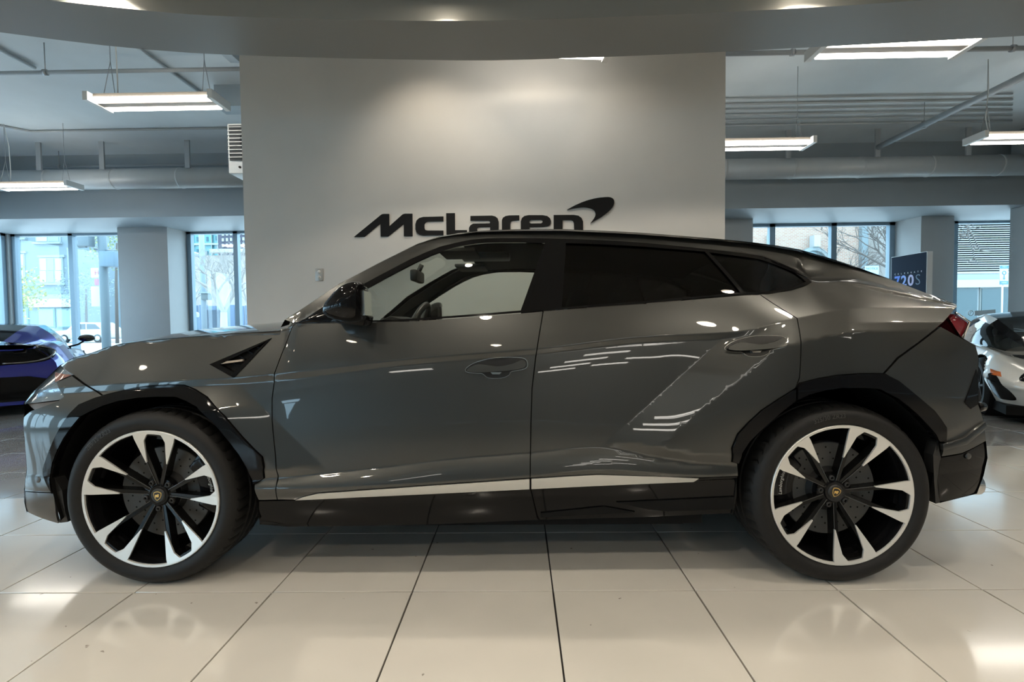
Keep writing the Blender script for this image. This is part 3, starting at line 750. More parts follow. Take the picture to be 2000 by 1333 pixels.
# ---- measured outlines of the side
DOORF = [(575,632.5),(555,680),(536,730),(531.5,780),(531.5,820),(533,840),(538,890),(543.5,930),(542,977)]
DOORM = [(1061,608),(1053,655),(1046,700),(1039,760),(1037,829),(1036,890),(1035.5,934)]
DOORR = [(1484,575.5),(1515,596),(1557,622),(1562,650),(1564.5,685),(1563,720),(1561.5,739),(1555,757)]
BELT = [(584,631.5),(692,630.5),(800,627.5),(880,622),(950,617),(1061,608)]
BELT2 = [(1061,608),(1110,603.5),(1260,593),(1380,582.5),(1452,576.5),(1484,575.5)]
DLO_LO = [(584,631),(692,629.5),(800,626.5),(880,621),(950,616),(1061,607),(1110,602.5),(1260,592),(1380,581.5),(1452,575.5),(1500,574),(1545,566.5),(1570,558.5),(1584,551.5)]
DLO_UP = [(1584,551.5),(1575,543),(1560,532),(1538,521),(1515,511),(1485,500.5),(1440,494),(1380,487),(1320,481),(1260,475),(1200,471),(1140,468.4),(1050,466),(980,466),(950,466.5),(920,469),(890,475),(860,482.5),(830,494.5),(800,508),(740,539.5),(707,557.5),(644,592),(584,630)]
ARF_O = [(88,927),(88,915),(100,880),(112,852),(126,827),(140,807),(157.6,789.6),(190,776),(225,767),(260,759),(288,754.5),(330,752),(360,752.7),(383,762),(405,776),(440,814),(472.7,852.6),(495,876),(513,893),(516,912),(517,933.6),(497,945)]
ARF_I = [(106,964),(101,935),(106,905),(117,877),(130,853),(145,832),(160,814),(180,803),(205,792),(234,783),(270,777),(310,774.5),(346.6,775),(367,783),(387,794),(420,826),(450,861.6),(470,888),(486,915.6),(492,930),(496,945)]
ARR_O = [(1437,904),(1429,902),(1429,876),(1440.5,848),(1462,825),(1487,802),(1520,780),(1552,760),(1561,748.5),(1600,739),(1636,733),(1680,730),(1724,729.8),(1752,743.7),(1788,773),(1822,802),(1835,819),(1845,834.4),(1845,862)]
ARR_I = [(1441,905),(1447,885),(1462,862),(1480,844),(1501,825),(1526,803),(1552,783),(1580,770),(1610,762),(1640.5,757.7),(1680,757.5),(1715,760),(1752,778.6),(1785,806),(1812.6,834.4),(1824,848),(1831,862)]
G = .0022
def rev(L): return L[::-1]
P_fdoor = inset(hits(DOORF[::1]+[(577,977.5),(590,972),(620,963.5),(820,949.5),(1035.5,934.5)]+rev(DOORM)[1:]+rev(BELT)[1:]), G)
fdoor = both('front_door', side_geo(P_fdoor), paint)
arr_fr = [p for p in rev(ARR_O) if p[0] <= 1556]
P_rdoor = inset(hits(BELT2[1:]+DOORR[1:]+arr_fr+[(1441,906),(1442,931),(1366,934),(1240,930),(1168,927),(1035.5,934.5)]+rev(DOORM)[1:]), G)
rdoor = both('rear_door', side_geo(P_rdoor), paint)
VENT = [(414,712),(529,662),(457,736)]
HOODE = [(118,714),(135,703),(155,696),(180,689),(205,680),(234,672),(300,664),(450,652),(545,646.5),(573,632)]
P_fen = inset(hits(HOODE+DOORF[:]+[(505,978),(497,945)]+rev(ARF_O)[1:-6]+[(200,772),(142,732)]), G)
fender = both('front_fender', side_geo(P_fen, holes=[hits(VENT)]), paint)
P_fbump = inset(hits([(141,734),(199,773),(157.6,789.6),(140,807),(126,827),(112,852),(100,880),(88,915),(88,927),(105,963),(48,960),(52,916),(48,860),(46,815),(60,803),(112,784),(124,776),(110,747)]), G)
fbump = both('front_bumper_side', side_geo(P_fbump), paint)
P_flow = inset(hits([(105,964),(107,990),(113,1024),(50,1000),(46,980),(48,961)]), G*.6)
both('front_lip', side_geo(P_flow, off=-.004), mat('dark_grey_plastic', (.035,.036,.036), rough=.3, coat=.4))
side_top = [(556,625.5),(600,597),(663,554.5),(700,535),(740,514),(778,495),(815,476.5),(838,468.5),(860,461.5),(890,456.5),(920,452.5),(960,449.5),(1010,448),(1100,447.6),(1140,449.5),(1200,452),(1260,455.5),(1350,462.5),(1410,467.5),(1470,473.5),(1515,479.5),(1560,487),(1608,500.5),(1650,514),(1682,525),(1740,546),(1780,561.5),(1820,577),(1845,586),(1866,594)]
P_frame = inset(hits(side_top+[(1866,603),(1834,637),(1795,668),(1752,699),(1725,729.8)]+[p for p in rev(ARR_O) if 1556 < p[0] < 1724]+rev(DOORR)+rev(DLO_LO[-4:-1])+DLO_UP+[(572,631)]), G*.7)
frame = both('side_frame', side_geo(P_frame), paint)
P_rbump = inset(hits([(1837,638),(1754,700.5),(1727,730),(1752,743.7),(1788,773),(1822,802),(1835,819),(1845,834.4),(1845,862),(1838,893),(1880,886),(1926,862),(1921,820),(1911,790),(1910,740),(1912,700),(1905,675),(1877,660)]), G)
rbump = both('rear_bumper_side', side_geo(P_rbump), paint)
P_rlow = inset(hits([(1838,895),(1880,888),(1926,864),(1929,895),(1921,930),(1908,965),(1836,983),(1833,940)]), G*.6)
rlow = both('rear_bumper_lower', side_geo(P_rlow, off=-.006), gblack)
# window surround, glass
GF = [(714,627.2),(800,623),(880,617.5),(950,612.2),(1017,606.8),(1064,475.5),(1020,474),(980,474),(950,474.5),(930,476.5),(900,481),(870,489),(840,500.5),(810,514),(750,545.5),(713,566)]
GR = [(1097,600.8),(1260,588.4),(1380,577.8),(1446,572.2),(1376,492),(1320,487.5),(1260,482.5),(1200,479),(1140,476.5),(1105,475.5)]
GQ = [(1454,571.8),(1500,569.8),(1525,566.5),(1545,561.5),(1574,550.5),(1552,533.5),(1532,524.5),(1510,515.8),(1480,506),(1440,500.5),(1385,493.5)]
gp = [hits(q) for q in (GF, GR, GQ)]
trim = both('window_surround', side_geo(inset(hits(DLO_LO+DLO_UP[1:]), -.001), holes=gp, off=.003, thick=.022, h=.014), gblack)
gl_front = glass('car_side_glass', (.76, .80, .77), .6); gl_dark = glass('privacy_glass', (.05, .05, .05), .5); gl_mid = glass('quarter_glass', (.12, .12, .12), .5)
for nm, q, mt in (('door_window', gp[0], gl_front), ('rear_door_window', gp[1], gl_dark), ('quarter_window', gp[2], gl_mid)):
    both(nm, side_geo(inset(q, -.004), off=-.006, thick=0, h=.03), mt)
# cladding below the doors
CL_T = [(577,978.5),(700,972),(830,966),(1036,956.5)]
P_c1 = inset(hits([(505,980),(542,979)]+CL_T+[(1040,972),(1049,1012),(1052,1017)]+[(830,1026.6),(700,1029),(560,1030.5),(506,1026)]), G*.5)
both('sill_cladding', side_geo(P_c1, off=-.004), gblack)
P_c2 = inset(hits([(1037,956),(1150,951),(1264,946),(1357,942.5),(1366,935),(1442,931.5),(1440,970),(1433,1004),(1261,1011.6),(1055,1017),(1050,1008),(1041,972)]), G*.5)
both('sill_cladding', side_geo(P_c2, off=-.004), gblack)
P_s1 = hits([(577,977.5),(590,971.5),(620,964.5),(700,959),(820,950.5),(930,943),(1034.5,936),(1034.5,956.2),(830,966),(700,972)])
P_s2 = hits([(1037.5,935.6),(1100,931.5),(1168,927.5),(1240,930),(1300,931.5),(1366,934.8),(1354,942),(1264,945.5),(1150,950.5),(1037.5,956)])
for q in (P_s1, P_s2): both('sill_trim', side_geo(inset(q, .001), off=.004, h=.02), silver, label='brushed silver strip along the sill')
# dark lower blade on the rear sill
both('sill_blade', side_geo(hits([(1204,982),(1433,971),(1433,995),(1300,999),(1268,996)]), off=.002, h=.03), pblack)
both('sill_blade', side_geo(hits([(1056,1003),(1180,990),(1240,1001),(1057,1011)]), off=.002, h=.03), pblack)
# wheel arch mouldings
def arch(outer, inner, off):
    return hits(outer)+hits(rev(inner))
both('wheel_arch_moulding', side_geo(inset(arch(ARF_O, ARF_I, 0), .0005), off=.012, thick=.045, h=.012), gblack)
i1 = [p for p in ARR_O if p[0] <= 1556]; i2 = [p for p in ARR_I if p[0] <= 1552]
both('wheel_arch_moulding', side_geo(inset(hits(i1+rev(i2)), .0005), off=.012, thick=.045, h=.012), gblack, parents=rdoor)
i1 = [(1556,757)]+[p for p in ARR_O if p[0] > 1556]; i2 = [(1555,781.5)]+[p for p in ARR_I if p[0] > 1552]
both('wheel_arch_moulding', side_geo(inset(hits(i1+rev(i2)), .0005), off=.012, thick=.045, h=.012), gblack)
# wheel housings
for A in (ARF_I, ARR_I):
    q = MB(); L = hits(A); z0 = .28
    L = [(L[0][0], z0)]+L+[(L[-1][0], z0)]
    w = [float(W(x, z)[0])+.006 for x, z in L]
    ny = len(L); v = []
    for d in (0, .12, .40):
        v += [(x, YC-(w_-d if d == 0 else 1.0-d), z+(.03 if d else 0)) for (x, z), w_ in zip(L, w)]
    f = [(k*ny+i, k*ny+i+1, (k+1)*ny+i+1, (k+1)*ny+i) for k in range(2) for i in range(ny-1)]
    q.add(v, f, True)
    q.add(v[2*ny:], [tuple(range(ny))])
    both_mb('wheel_housing', q, pblack, fix=False)
# mudflap edge behind the rear arch
q = MB(); L = hits([(1832,862),(1839,893),(1837,983),(1829,985),(1826,940),(1824,890)]); q.prism(L, lambda u, v, d: (u, YC-float(W(u, v)[0])+.004+d, v), .05)
both_mb('arch_edge', q, sblack)
q = MB(); L = hits([(101,935),(106,964),(113,1024),(128,1022),(122,1000),(116,960)]); q.prism(L, lambda u, v, d: (u, YC-float(W(u, v)[0])+.012+d, v), .05)
both_mb('arch_edge', q, sblack)
# fender vent
vp = hits(VENT)
vp_in = inset(vp, .016)
ve = both('fender_vent', side_geo(inset(vp, -.004), holes=[vp_in], off=.004, thick=.03, h=.02), gblack, parents=fender)
both('vent_back', side_geo(inset(vp, .002), off=-.022, h=.03), sblack, parents=fender)
for k in range(4):
    t = .16+.2*k; a = np.array(vp_in[0])*(1-t)+np.array(vp_in[1])*t; b = np.array(vp_in[2])*(1-t)+np.array(vp_in[1])*t
    q = MB(); wa = float(W(*a)[0]); q.bar((a[0], YC-wa+.012, a[1]), (b[0], YC-wa+.012, b[1]), .007); both_mb('vent_slat', q, gblack, parents=fender)
q = MB(); c = hits([(418,709),(475,702),(474,706),(420,713)]); q.prism(c, lambda u, v, d: (u, YC-float(W(u, v)[0])-.003+d, v), .012); both_mb('side_marker', q, mat('marker_lens', (.35,.3,.25), rough=.1, coat=1), parents=fender)
# door handles
def handle(ox, oy, doors):
    tr = lambda L: hits([(x+ox, y+oy) for x, y in L])
    cup = tr(smooth_poly([(911,725),(916,717),(934,708),(968,700.5),(1010,700),(1025,703),(1029,712),(1024,719.5),(998,725),(993,732),(978,737.5),(955,737),(943,729),(930,728)], 3, True))
    both('handle_cup', side_geo(inset(cup, -.002), off=.0025, thick=.006, h=.012, lines=False), mat('cup_paint', (.010,.010,.010), rough=.25), parents=doors)
    both('handle_rim', side_geo(inset(cup, -.0045), holes=[inset(cup, -.0022)], off=.0035, thick=.006, h=.012, lines=False), chrome, parents=doors)
    b1 = tr(smooth_poly([(913,724.5),(919,717),(935,711),(955,713),(975,715),(1000,710.5),(1018,703),(1025,705),(1027,711),(1022,718),(1000,722.5),(970,725),(935,727)], 3, True))
    g = side_geo(b1, off=.026, thick=.012, h=.01, lines=False)
    V, F, N = g; c = np.array(b1).mean(0); n0 = len(b1)
    both('door_handle', g, paint, parents=doors)
    q = MB(); s = tr([(958,727),(980,727),(976,731),(962,731)]); q.prism(s, lambda u, v, d: (u, YC-float(W(u, v)[0])-.012+d, v), .01); both_mb('handle_light', q, chrome, parents=doors)
handle(0, 0, fdoor); handle(506, -42.5, rdoor)
# ---- skin across the car: nose, bonnet, windscreen, roof, tail (each station runs from the near edge to the far edge)
def edge(L):
    H = hits(L); return [(x, max(.70, float(W(x, z)[0])), z) for x, z in H]
def across(name, st, material, parent=suv, s0=-1., s1=1., n=40, dense=.03, drop=0., wsc=1., flip=False):
    """st: (x, w, z, dx, dz, crown, power)"""
    A = np.array(st, float); d = np.r_[0, np.cumsum(np.hypot(np.diff(A[:, 0]), np.diff(A[:, 2])))]
    t = np.linspace(0, d[-1], max(3, int(d[-1]/dense)+1)); t = np.unique(np.r_[t, d])
    A = np.stack([np.interp(t, d, A[:, k]) for k in range(7)], 1)
    s = np.linspace(s0, s1, n); V = []
    for x, w, z, dx, dz, c, p in A:
        k = c*(1-np.abs(s)**p)
        V += [(x+dx*k_, YC+s_*w*wsc, z+dz*k_-drop) for s_, k_ in zip(s, k)]
    F = [(i*n+j, i*n+j+1, (i+1)*n+j+1, (i+1)*n+j) for i in range(len(A)-1) for j in range(n-1)]
    if flip: F = [f[::-1] for f in F]
    return raw_mesh(name, np.array(V), F, None, material, parent)
def st(E, info):
    return [(*e, *i) for e, i in zip(E, info)]
FR = edge([(52,1002),(47,980),(47,955),(52,916),(48,860),(46,815),(50,800),(46,789)])
FRS = st(FR, [(-1,0,.22,2.4),(-1,0,.26,2.4),(-1,0,.28,2.4),(-1,0,.27,2.4),(-1,0,.30,2.6),(-1,0,.31,2.8),(-1,0,.30,2.8),(-1,0,.31,2.8)])
across('front_fascia', FRS[:3], gblack); across('front_grille', FRS[2:5], sblack); across('front_fascia', FRS[4:], paint)
FL = edge([(46,789),(63,766.5),(90,741),(117,714)])
FLS = st(FL, [(-1,0,.31,2.8),(-1,0,.30,2.6),(-1,.03,.29,2.4),(-1,.05,.28,2.3)])
across('front_nose', FLS, paint)
HE = edge(HOODE[:-1])
HES = st(HE, [(-1,.05,.28,2.3),(-.97,.10,.24,2.2),(-.95,.14,.19,2.2),(-.85,.22,.15,2.2),(-.7,.35,.11,2.2),(-.5,.55,.085,2.2),(-.2,.9,.065,2.4),(0,1,.060,2.6),(0,1,.058,2.8)])
hood = across('hood', HES, paint, n=60)
WE = edge([(548,640)]+side_top[:10])
WS = st(WE, [(0,1,.05,2.6),(-.3,.9,.055,2.4),(-.45,.85,.07,2.2),(-.5,.8,.085,2.2),(-.5,.8,.09,2.2),(-.5,.8,.09,2.2),(-.5,.8,.085,2.2),(-.45,.85,.075,2.2),(-.4,.9,.07,2.2),(-.3,.95,.06,2.2),(-.2,1,.055,2.2)])
across('windscreen_surround', WS, gblack, s0=-1, s1=-.90, n=5); across('windscreen_surround', WS, gblack, s0=.90, s1=1, n=5)
across('windscreen', WS, glass('windscreen_glass', (.72, .76, .74)), s0=-.90, s1=.90, n=40)
RE = edge(side_top[9:21]); RS = st(RE, [(-.2+.02*i, 1, .055+.004*math.sin(math.pi*i/11), 2.4) for i in range(12)])
across('roof', RS, paint, n=60)
across('headliner', RS, mat('headliner', (.028, .028, .027), rough=.9), drop=.045, wsc=.97, flip=True)
GE = edge(side_top[20:28]); GS = st(GE, [(.02,1,.055,2.4),(.05,1,.055,2.4),(.08,1,.055,2.4),(.1,1,.055,2.4),(.12,1,.055,2.4),(.15,1,.055,2.4),(.2,1,.055,2.4),(.3,.9,.06,2.4)])
across('rear_window_frame', GS, gblack, s0=-1, s1=-.86, n=6); across('rear_window_frame', GS, gblack, s0=.86, s1=1, n=6)
across('rear_window', GS, gl_dark, s0=-.86, s1=.86)
TE = edge(side_top[27:]+[(1866,603)]); TSx = st(TE, [(.3,.9,.06,2.4),(.7,.5,.12,2.4),(1,.1,.22,2.4),(1,0,.22,2.4)])
across('tail_spoiler', TSx, paint)
RR = edge([(1866,603),(1850,616),(1878,660)]); across('tailgate', st(RR, [(1,0,.20,2.4),(1,0,.24,2.4),(1,0,.30,2.4)]), gblack)
R2 = edge([(1878,660),(1905,675),(1912,700),(1910,740),(1911,790),(1921,820),(1926,862)])
across('rear_fascia', st(R2, [(1,0,.30,2.4),(1,0,.30,2.5),(1,0,.30,2.6),(1,0,.30,2.6),(1,0,.31,2.6),(1,0,.31,2.6),(1,0,.31,2.6)]), paint)
R3 = edge([(1926,864),(1929,895),(1921,930),(1908,965),(1836,983)])
across('rear_diffuser', st(R3, [(1,0,.31,2.6),(1,0,.31,2.6),(1,0,.27,2.6),(1,0,.2,2.6),(.3,0,.05,2.6)]), gblack)
q = MB(); c = edge([(526,628)])[0]; q.prism([(c[0], c[2]+.0), (c[0]+.10, c[2]+.012), (c[0]+.16, c[2]-.01), (c[0]+.02, c[2]-.015)], lambda u, v, d: (u, YC-.62+d, v), 1.24); q.build('cowl', sblack, suv)
# rear of the tailgate: light bar, plate recess
# ---- backing behind the panel joints
BK = HOODE+DLO_LO[1:]+[(1640,562),(1740,585),(1860,606),(1834,640),(1872,662),(1900,676),(1907,700),(1905,740),(1906,790),(1916,820),(1920,858),(1842,890)]+rev(ARR_O)+[(1442,932),(1442,1002),(1055,1015),(560,1029),(508,1024),(505,978)]+rev(ARF_O)+[(104,962),(54,960),(57,916),(53,860),(52,818),(66,806),(116,786)]
both('inner_body', side_geo(inset(hits(BK), .006), off=-.016, thick=0, h=.04, lines=False), pblack)
# inside door lining, floor, underbody
LI = [(600,640),(692,640),(800,637),(950,626),(1061,617),(1260,602),(1452,586),(1545,580),(1545,760),(1440,930),(560,960),(560,760)]
V, F, N = side_geo(hits(LI), off=-.085, thick=.05, h=.05, lines=False)
both('door_lining', (V, [f[::-1] for f in F], -N), mat('lining_black', (.012, .012, .012), rough=.8))
q = MB(); q.box((-1.05, YC-.88, .225), (.82, YC+.88, .34)); q.box((-1.0, YC-.74, .165), (.78, YC+.74, .225)); q.box((-2.15, YC-.62, .24), (-1.05, YC+.62, .36)); q.box((.82, YC-.62, .24), (2.0, YC+.62, .38)); q.build('underbody', pblack, suv)  # lower inner slab added, unseen, to deepen the shade under the car
q = MB(); q.box((-2.2, YC-.60, .36), (-1.12, YC+.60, .92)); q.build('engine_bay', pblack, suv); q = MB(); q.box((.86, YC-.60, .38), (2.05, YC+.60, 1.0)); q.build('boot_floor', pblack, suv)
# ---- headlamps
lens = glass('lamp_lens', (.80, .84, .86), 1.6); lampin = mat('lamp_inner', (.30, .34, .38), rough=.25, metal=.7)
hl1 = hits([(117,716),(139.5,732.5),(64,767)]); hl2 = hits([(62,769),(110,746),(124,775),(112,782),(47,790)])
hu = both('headlamp', side_geo(hl1, off=-.014, h=.02, thick=.02, lines=False), lampin, label='faceted headlamp with clear lens')
both('lamp_lens', side_geo(hl1, off=-.001, h=.03, thick=.004, lines=False), lens, parents=hu)
hl = both('headlamp', side_geo(hl2, off=-.014, h=.02, thick=.02, lines=False), lampin)
both('lamp_lens', side_geo(hl2, off=-.001, h=.03, thick=.004, lines=False), lens, parents=hl)
both('side_reflector', side_geo(hits([(108,727),(139,733),(108,747)]), off=.001, h=.03, thick=.003, lines=False), mat('amber_lens', (.20, .09, .07), rough=.15, coat=1), parents=hu)
both('reflection_wedge', side_geo(hits([(47,791),(113,784.5),(60,803)]), off=-.02, h=.03, thick=.01, lines=False), mat('reflection_brown', (.10, .085, .075), rough=.3, coat=.5))  # brownish reflection below the lamp, put into the wedge's colour
# ---- tail lamp
tl = hits([(1838.5,639),(1853,624),(1866,613.5),(1891,630),(1878,660)])
def tl_geo():
    q = MB(); q.prism(tl, lambda u, v, d: (u, YC-.80+d, v), .16); return q
L_ = onY(1866, 613, YC-.86); tp = [onY(x, y, YC-.84) for x, y in ((1837,640),(1865,612.5),(1892,630),(1878,661))]
q = MB(); q.add([(p[0], p[1], p[2]) for p in tp]+[(p[0]-.03, p[1]+.42, p[2]) for p in tp], [(0,1,2,3),(4,7,6,5),(0,4,5,1),(1,5,6,2),(2,6,7,3),(3,7,4,0)])
ta, tb = both_mb('tail_lamp', q, mat('tail_red', (.20, .012, .018), rough=.08, coat=1, coatr=.01), bevel=.006)
q = MB(); e1, e2, e3 = [onY(x, y, YC-.845) for x, y in ((1866,611),(1894,629.5),(1879,662))]
q.tube([e1, e2, e3], .006, 8); both_mb('lamp_edge', q, chrome, parents=(ta, tb))
# rear corner vent and exhaust
both('rear_vent', side_geo(hits([(1883,786),(1906,722),(1909,735),(1909,790),(1895,799)]), off=.003, h=.03, thick=.01, lines=False), gblack)
q = MB(); P0 = onY(1918, 795, YC-.79); q.tube([P0-np.array([.05,.02,.0]), P0, P0+np.array([-.005,.12,0])], .022, 12); both_mb('vent_fin', q, gblack)
q = MB(); q.prism(hits([(1838,866),(1880,853),(1921,823),(1924,835),(1885,868),(1838,880)]), lambda u, v, d: (u, YC-float(W(u, v)[0])-.012+d, v), .03); both_mb('bumper_blade', q, paint, bevel=.004)
for dz_ in (0,):
    c = onY(1906, 945, YC-.72); q = MB()
    q.lathe([(.052, .16), (.052, 0), (.045, -.005), (.043, .0), (.043, .16)], 24, Matrix.Translation(tuple(c)) @ Matrix.Rotation(math.radians(-90), 4, 'Y')); both_mb('exhaust_tip', q, chrome)
def sensor(px, py):
    x, z = hit(px, py); w = float(W(x, z)[0]); n = WN(np.array([x]), np.array([z]))[0]
    M = Matrix.Translation((x, YC-w, z)) @ Vector(n).to_track_quat('Z', 'Y').to_matrix().to_4x4()
    q = MB(); q.lathe([(.0005, .003), (.011, .003), (.013, .001), (.013, -.004)], 18, M); both_mb('parking_sensor', q, mat('sensor_grey', (.04,.04,.04), rough=.3))
sensor(74.5, 938); sensor(1892, 892)
# ---- door mirrors
mo = [(636,606),(640,594),(650,582),(662,568),(676,557),(692,551),(704,551),(710,558),(712,580),(713,606),(710,622),(700,629),(680,630),(660,626),(645,620),(637,613)]
mc = np.array(mo).mean(0); secs = ((.925, .30), (.95, .62), (.98, .86), (1.02, .98), (1.06, 1.0), (1.10, .97), (1.135, .86), (1.155, .60), (1.162, .25))
M0 = [onY(x, y, YC-1.06) for x, y in smooth_poly(mo, 2, True)]; cxz = np.mean(M0, axis=0); V = []; nn_ = len(M0)
for w_, sc in secs:
    for p in M0: V.append((cxz[0]+.035+(p[0]-cxz[0]-.035)*sc, YC-w_, cxz[2]+(p[2]-cxz[2])*sc))
F = [(i*nn_+j, (i+1)*nn_+j, (i+1)*nn_+(j+1) % nn_, i*nn_+(j+1) % nn_) for i in range(len(secs)-1) for j in range(nn_)]
F += [tuple(range(nn_)), tuple(range((len(secs)-1)*nn_, len(secs)*nn_))[::-1]]
q = MB(); q.add(V, F, True); mra, mrb = both_mb('door_mirror', q, gblack, auto=1.1)
q = MB(); b0 = np.array([cxz[0]+.03, YC-.93, cxz[2]-.045]); q.prism([(cxz[0]-.10, cxz[2]-.075), (cxz[0]+.05, cxz[2]-.095), (cxz[0]+.06, cxz[2]-.05), (cxz[0]-.04, cxz[2]-.03)], lambda u, v, d: (u, YC-1.0+d, v), .13); both_mb('mirror_arm', q, gblack, parents=(mra, mrb), bevel=.008)
q = MB(); q.prism([(cxz[0]+.074, cxz[2]-.05), (cxz[0]+.0845, cxz[2]-.05), (cxz[0]+.083, cxz[2]+.05), (cxz[0]+.074, cxz[2]+.05)], lambda u, v, d: (u, YC-1.09+d, v), .10); both_mb('mirror_glass', q, mat('mirror_silver', (.8,.82,.82), rough=.03, metal=1), parents=(mra, mrb))
# ---- cabin
leather = mat('black_leather', (.014, .0135, .013), rough=.55, bump=.1, bscale=300)
def rbox(mb, a, b, M=None): mb.box(a, b, M); return mb
def seat(yc, name):
    x0 = -.02
    q = MB(); q.box((x0-.42, yc-.25, .45), (x0+.10, yc+.25, .60)); s_ = q.build(name, leather, suv, bevel=.05, seg=3)
    M = Matrix.Translation((x0+.08, yc, .56)) @ Matrix.Rotation(math.radians(20), 4, 'Y')
    q = MB(); q.box((-.06, -.25, 0), (.08, .25, .62), M); q.build('backrest', leather, s_, bevel=.05, seg=3)
    q = MB(); q.box((-.04, -.13, .62), (.06, .13, .80), M); q.build('headrest', leather, s_, bevel=.035, seg=3)
seat(YC-.38, 'front_seat'); seat(YC+.38, 'front_seat')
q = MB(); q.box((.62, YC-.66, .48), (1.0, YC+.66, .62)); rs = q.build('rear_bench', leather, suv, bevel=.05, seg=3)
M = Matrix.Translation((1.0, YC, .58)) @ Matrix.Rotation(math.radians(22), 4, 'Y')
q = MB(); q.box((-.07, -.66, 0), (.07, .66, .58), M); q.build('backrest', leather, rs, bevel=.05, seg=3)
for yy in (-.4, .4): q = MB(); q.box((-.04, yy-.12, .58), (.05, yy+.12, .74), M); q.build('headrest', leather, rs, bevel=.03, seg=3)
q = MB(); q.prism([(-1.10, .70), (-.62, .70), (-.60, .98), (-.70, 1.085), (-.82, 1.10), (-1.10, 1.085)], lambda u, v, d: (u, YC-.80+d, v), 1.60); da = q.build('dashboard', mat('dash_top', (.03, .03, .028), rough=.6), suv, bevel=.02)
q = MB(); q.prism([(-.80, 1.08), (-.60, 1.05), (-.60, 1.17), (-.66, 1.185), (-.80, 1.13)], lambda u, v, d: (u, YC-.56+d, v), .36); q.build('instrument_hood', leather, da, bevel=.01)
q = MB(); q.prism([(-.62, .9), (-.60, .9), (-.63, 1.15), (-.65, 1.15)], lambda u, v, d: (u, YC-.14+d, v), .28); q.build('centre_screen', gblack, da)
sw = Matrix.Translation((-.58, YC-.38, 1.075)) @ Matrix.Rotation(math.radians(-66), 4, 'Y')
q = MB(); R_ = .185; pts = [sw @ Vector((R_*math.cos(a), R_*math.sin(a), 0)) for a in np.linspace(0, 2*math.pi, 41)]; q.tube(pts, .018, 10, cap=False); wh = q.build('steering_wheel', mat('wheel_leather', (.05, .05, .047), rough=.4), suv)
q = MB(); q.box((-.06, -.08, -.03), (.05, .08, .015), sw); q.build('airbag_pad', leather, wh, bevel=.012)
for a in (0, math.pi, math.pi*1.5):
    q = MB(); q.bar(sw @ Vector((.05*math.cos(a+1.57), .05*math.sin(a+1.57), -.01)), sw @ Vector((.18*math.cos(a+1.57), .18*math.sin(a+1.57), 0)), .03, .015); q.build('wheel_spoke', silver, wh)
q = MB(); q.tube([sw @ Vector((0, 0, -.02)), sw @ Vector((0, 0, -.22))], .04, 12); q.build('column', sblack, wh)
im = onY(815, 541, YC); q = MB(); q.box((im[0]-.02, YC-.13, im[2]-.035), (im[0]+.025, YC+.11, im[2]+.035)); rm = q.build('interior_mirror', sblack, suv, bevel=.012)
q = MB(); q.tube([(im[0]-.01, YC, im[2]), (im[0]+.01, YC, im[2]+.035), (im[0]+.03, YC, im[2]+.075)], .015, 8); q.build('mirror_stalk', sblack, rm)
for yy in (-.36, .36):
    q = MB(); q.box((-.42, YC+yy-.17, 1.515), (-.22, YC+yy+.17, 1.535), ); q.build('sun_visor', mat('visor_grey', (.06,.06,.058), rough=.7), suv, bevel=.006)
q = MB(); q.box((-.35, YC-.10, 1.535), (-.05, YC+.10, 1.57)); q.build('overhead_console', mat('console_grey', (.05,.05,.05), rough=.5), suv, bevel=.01)
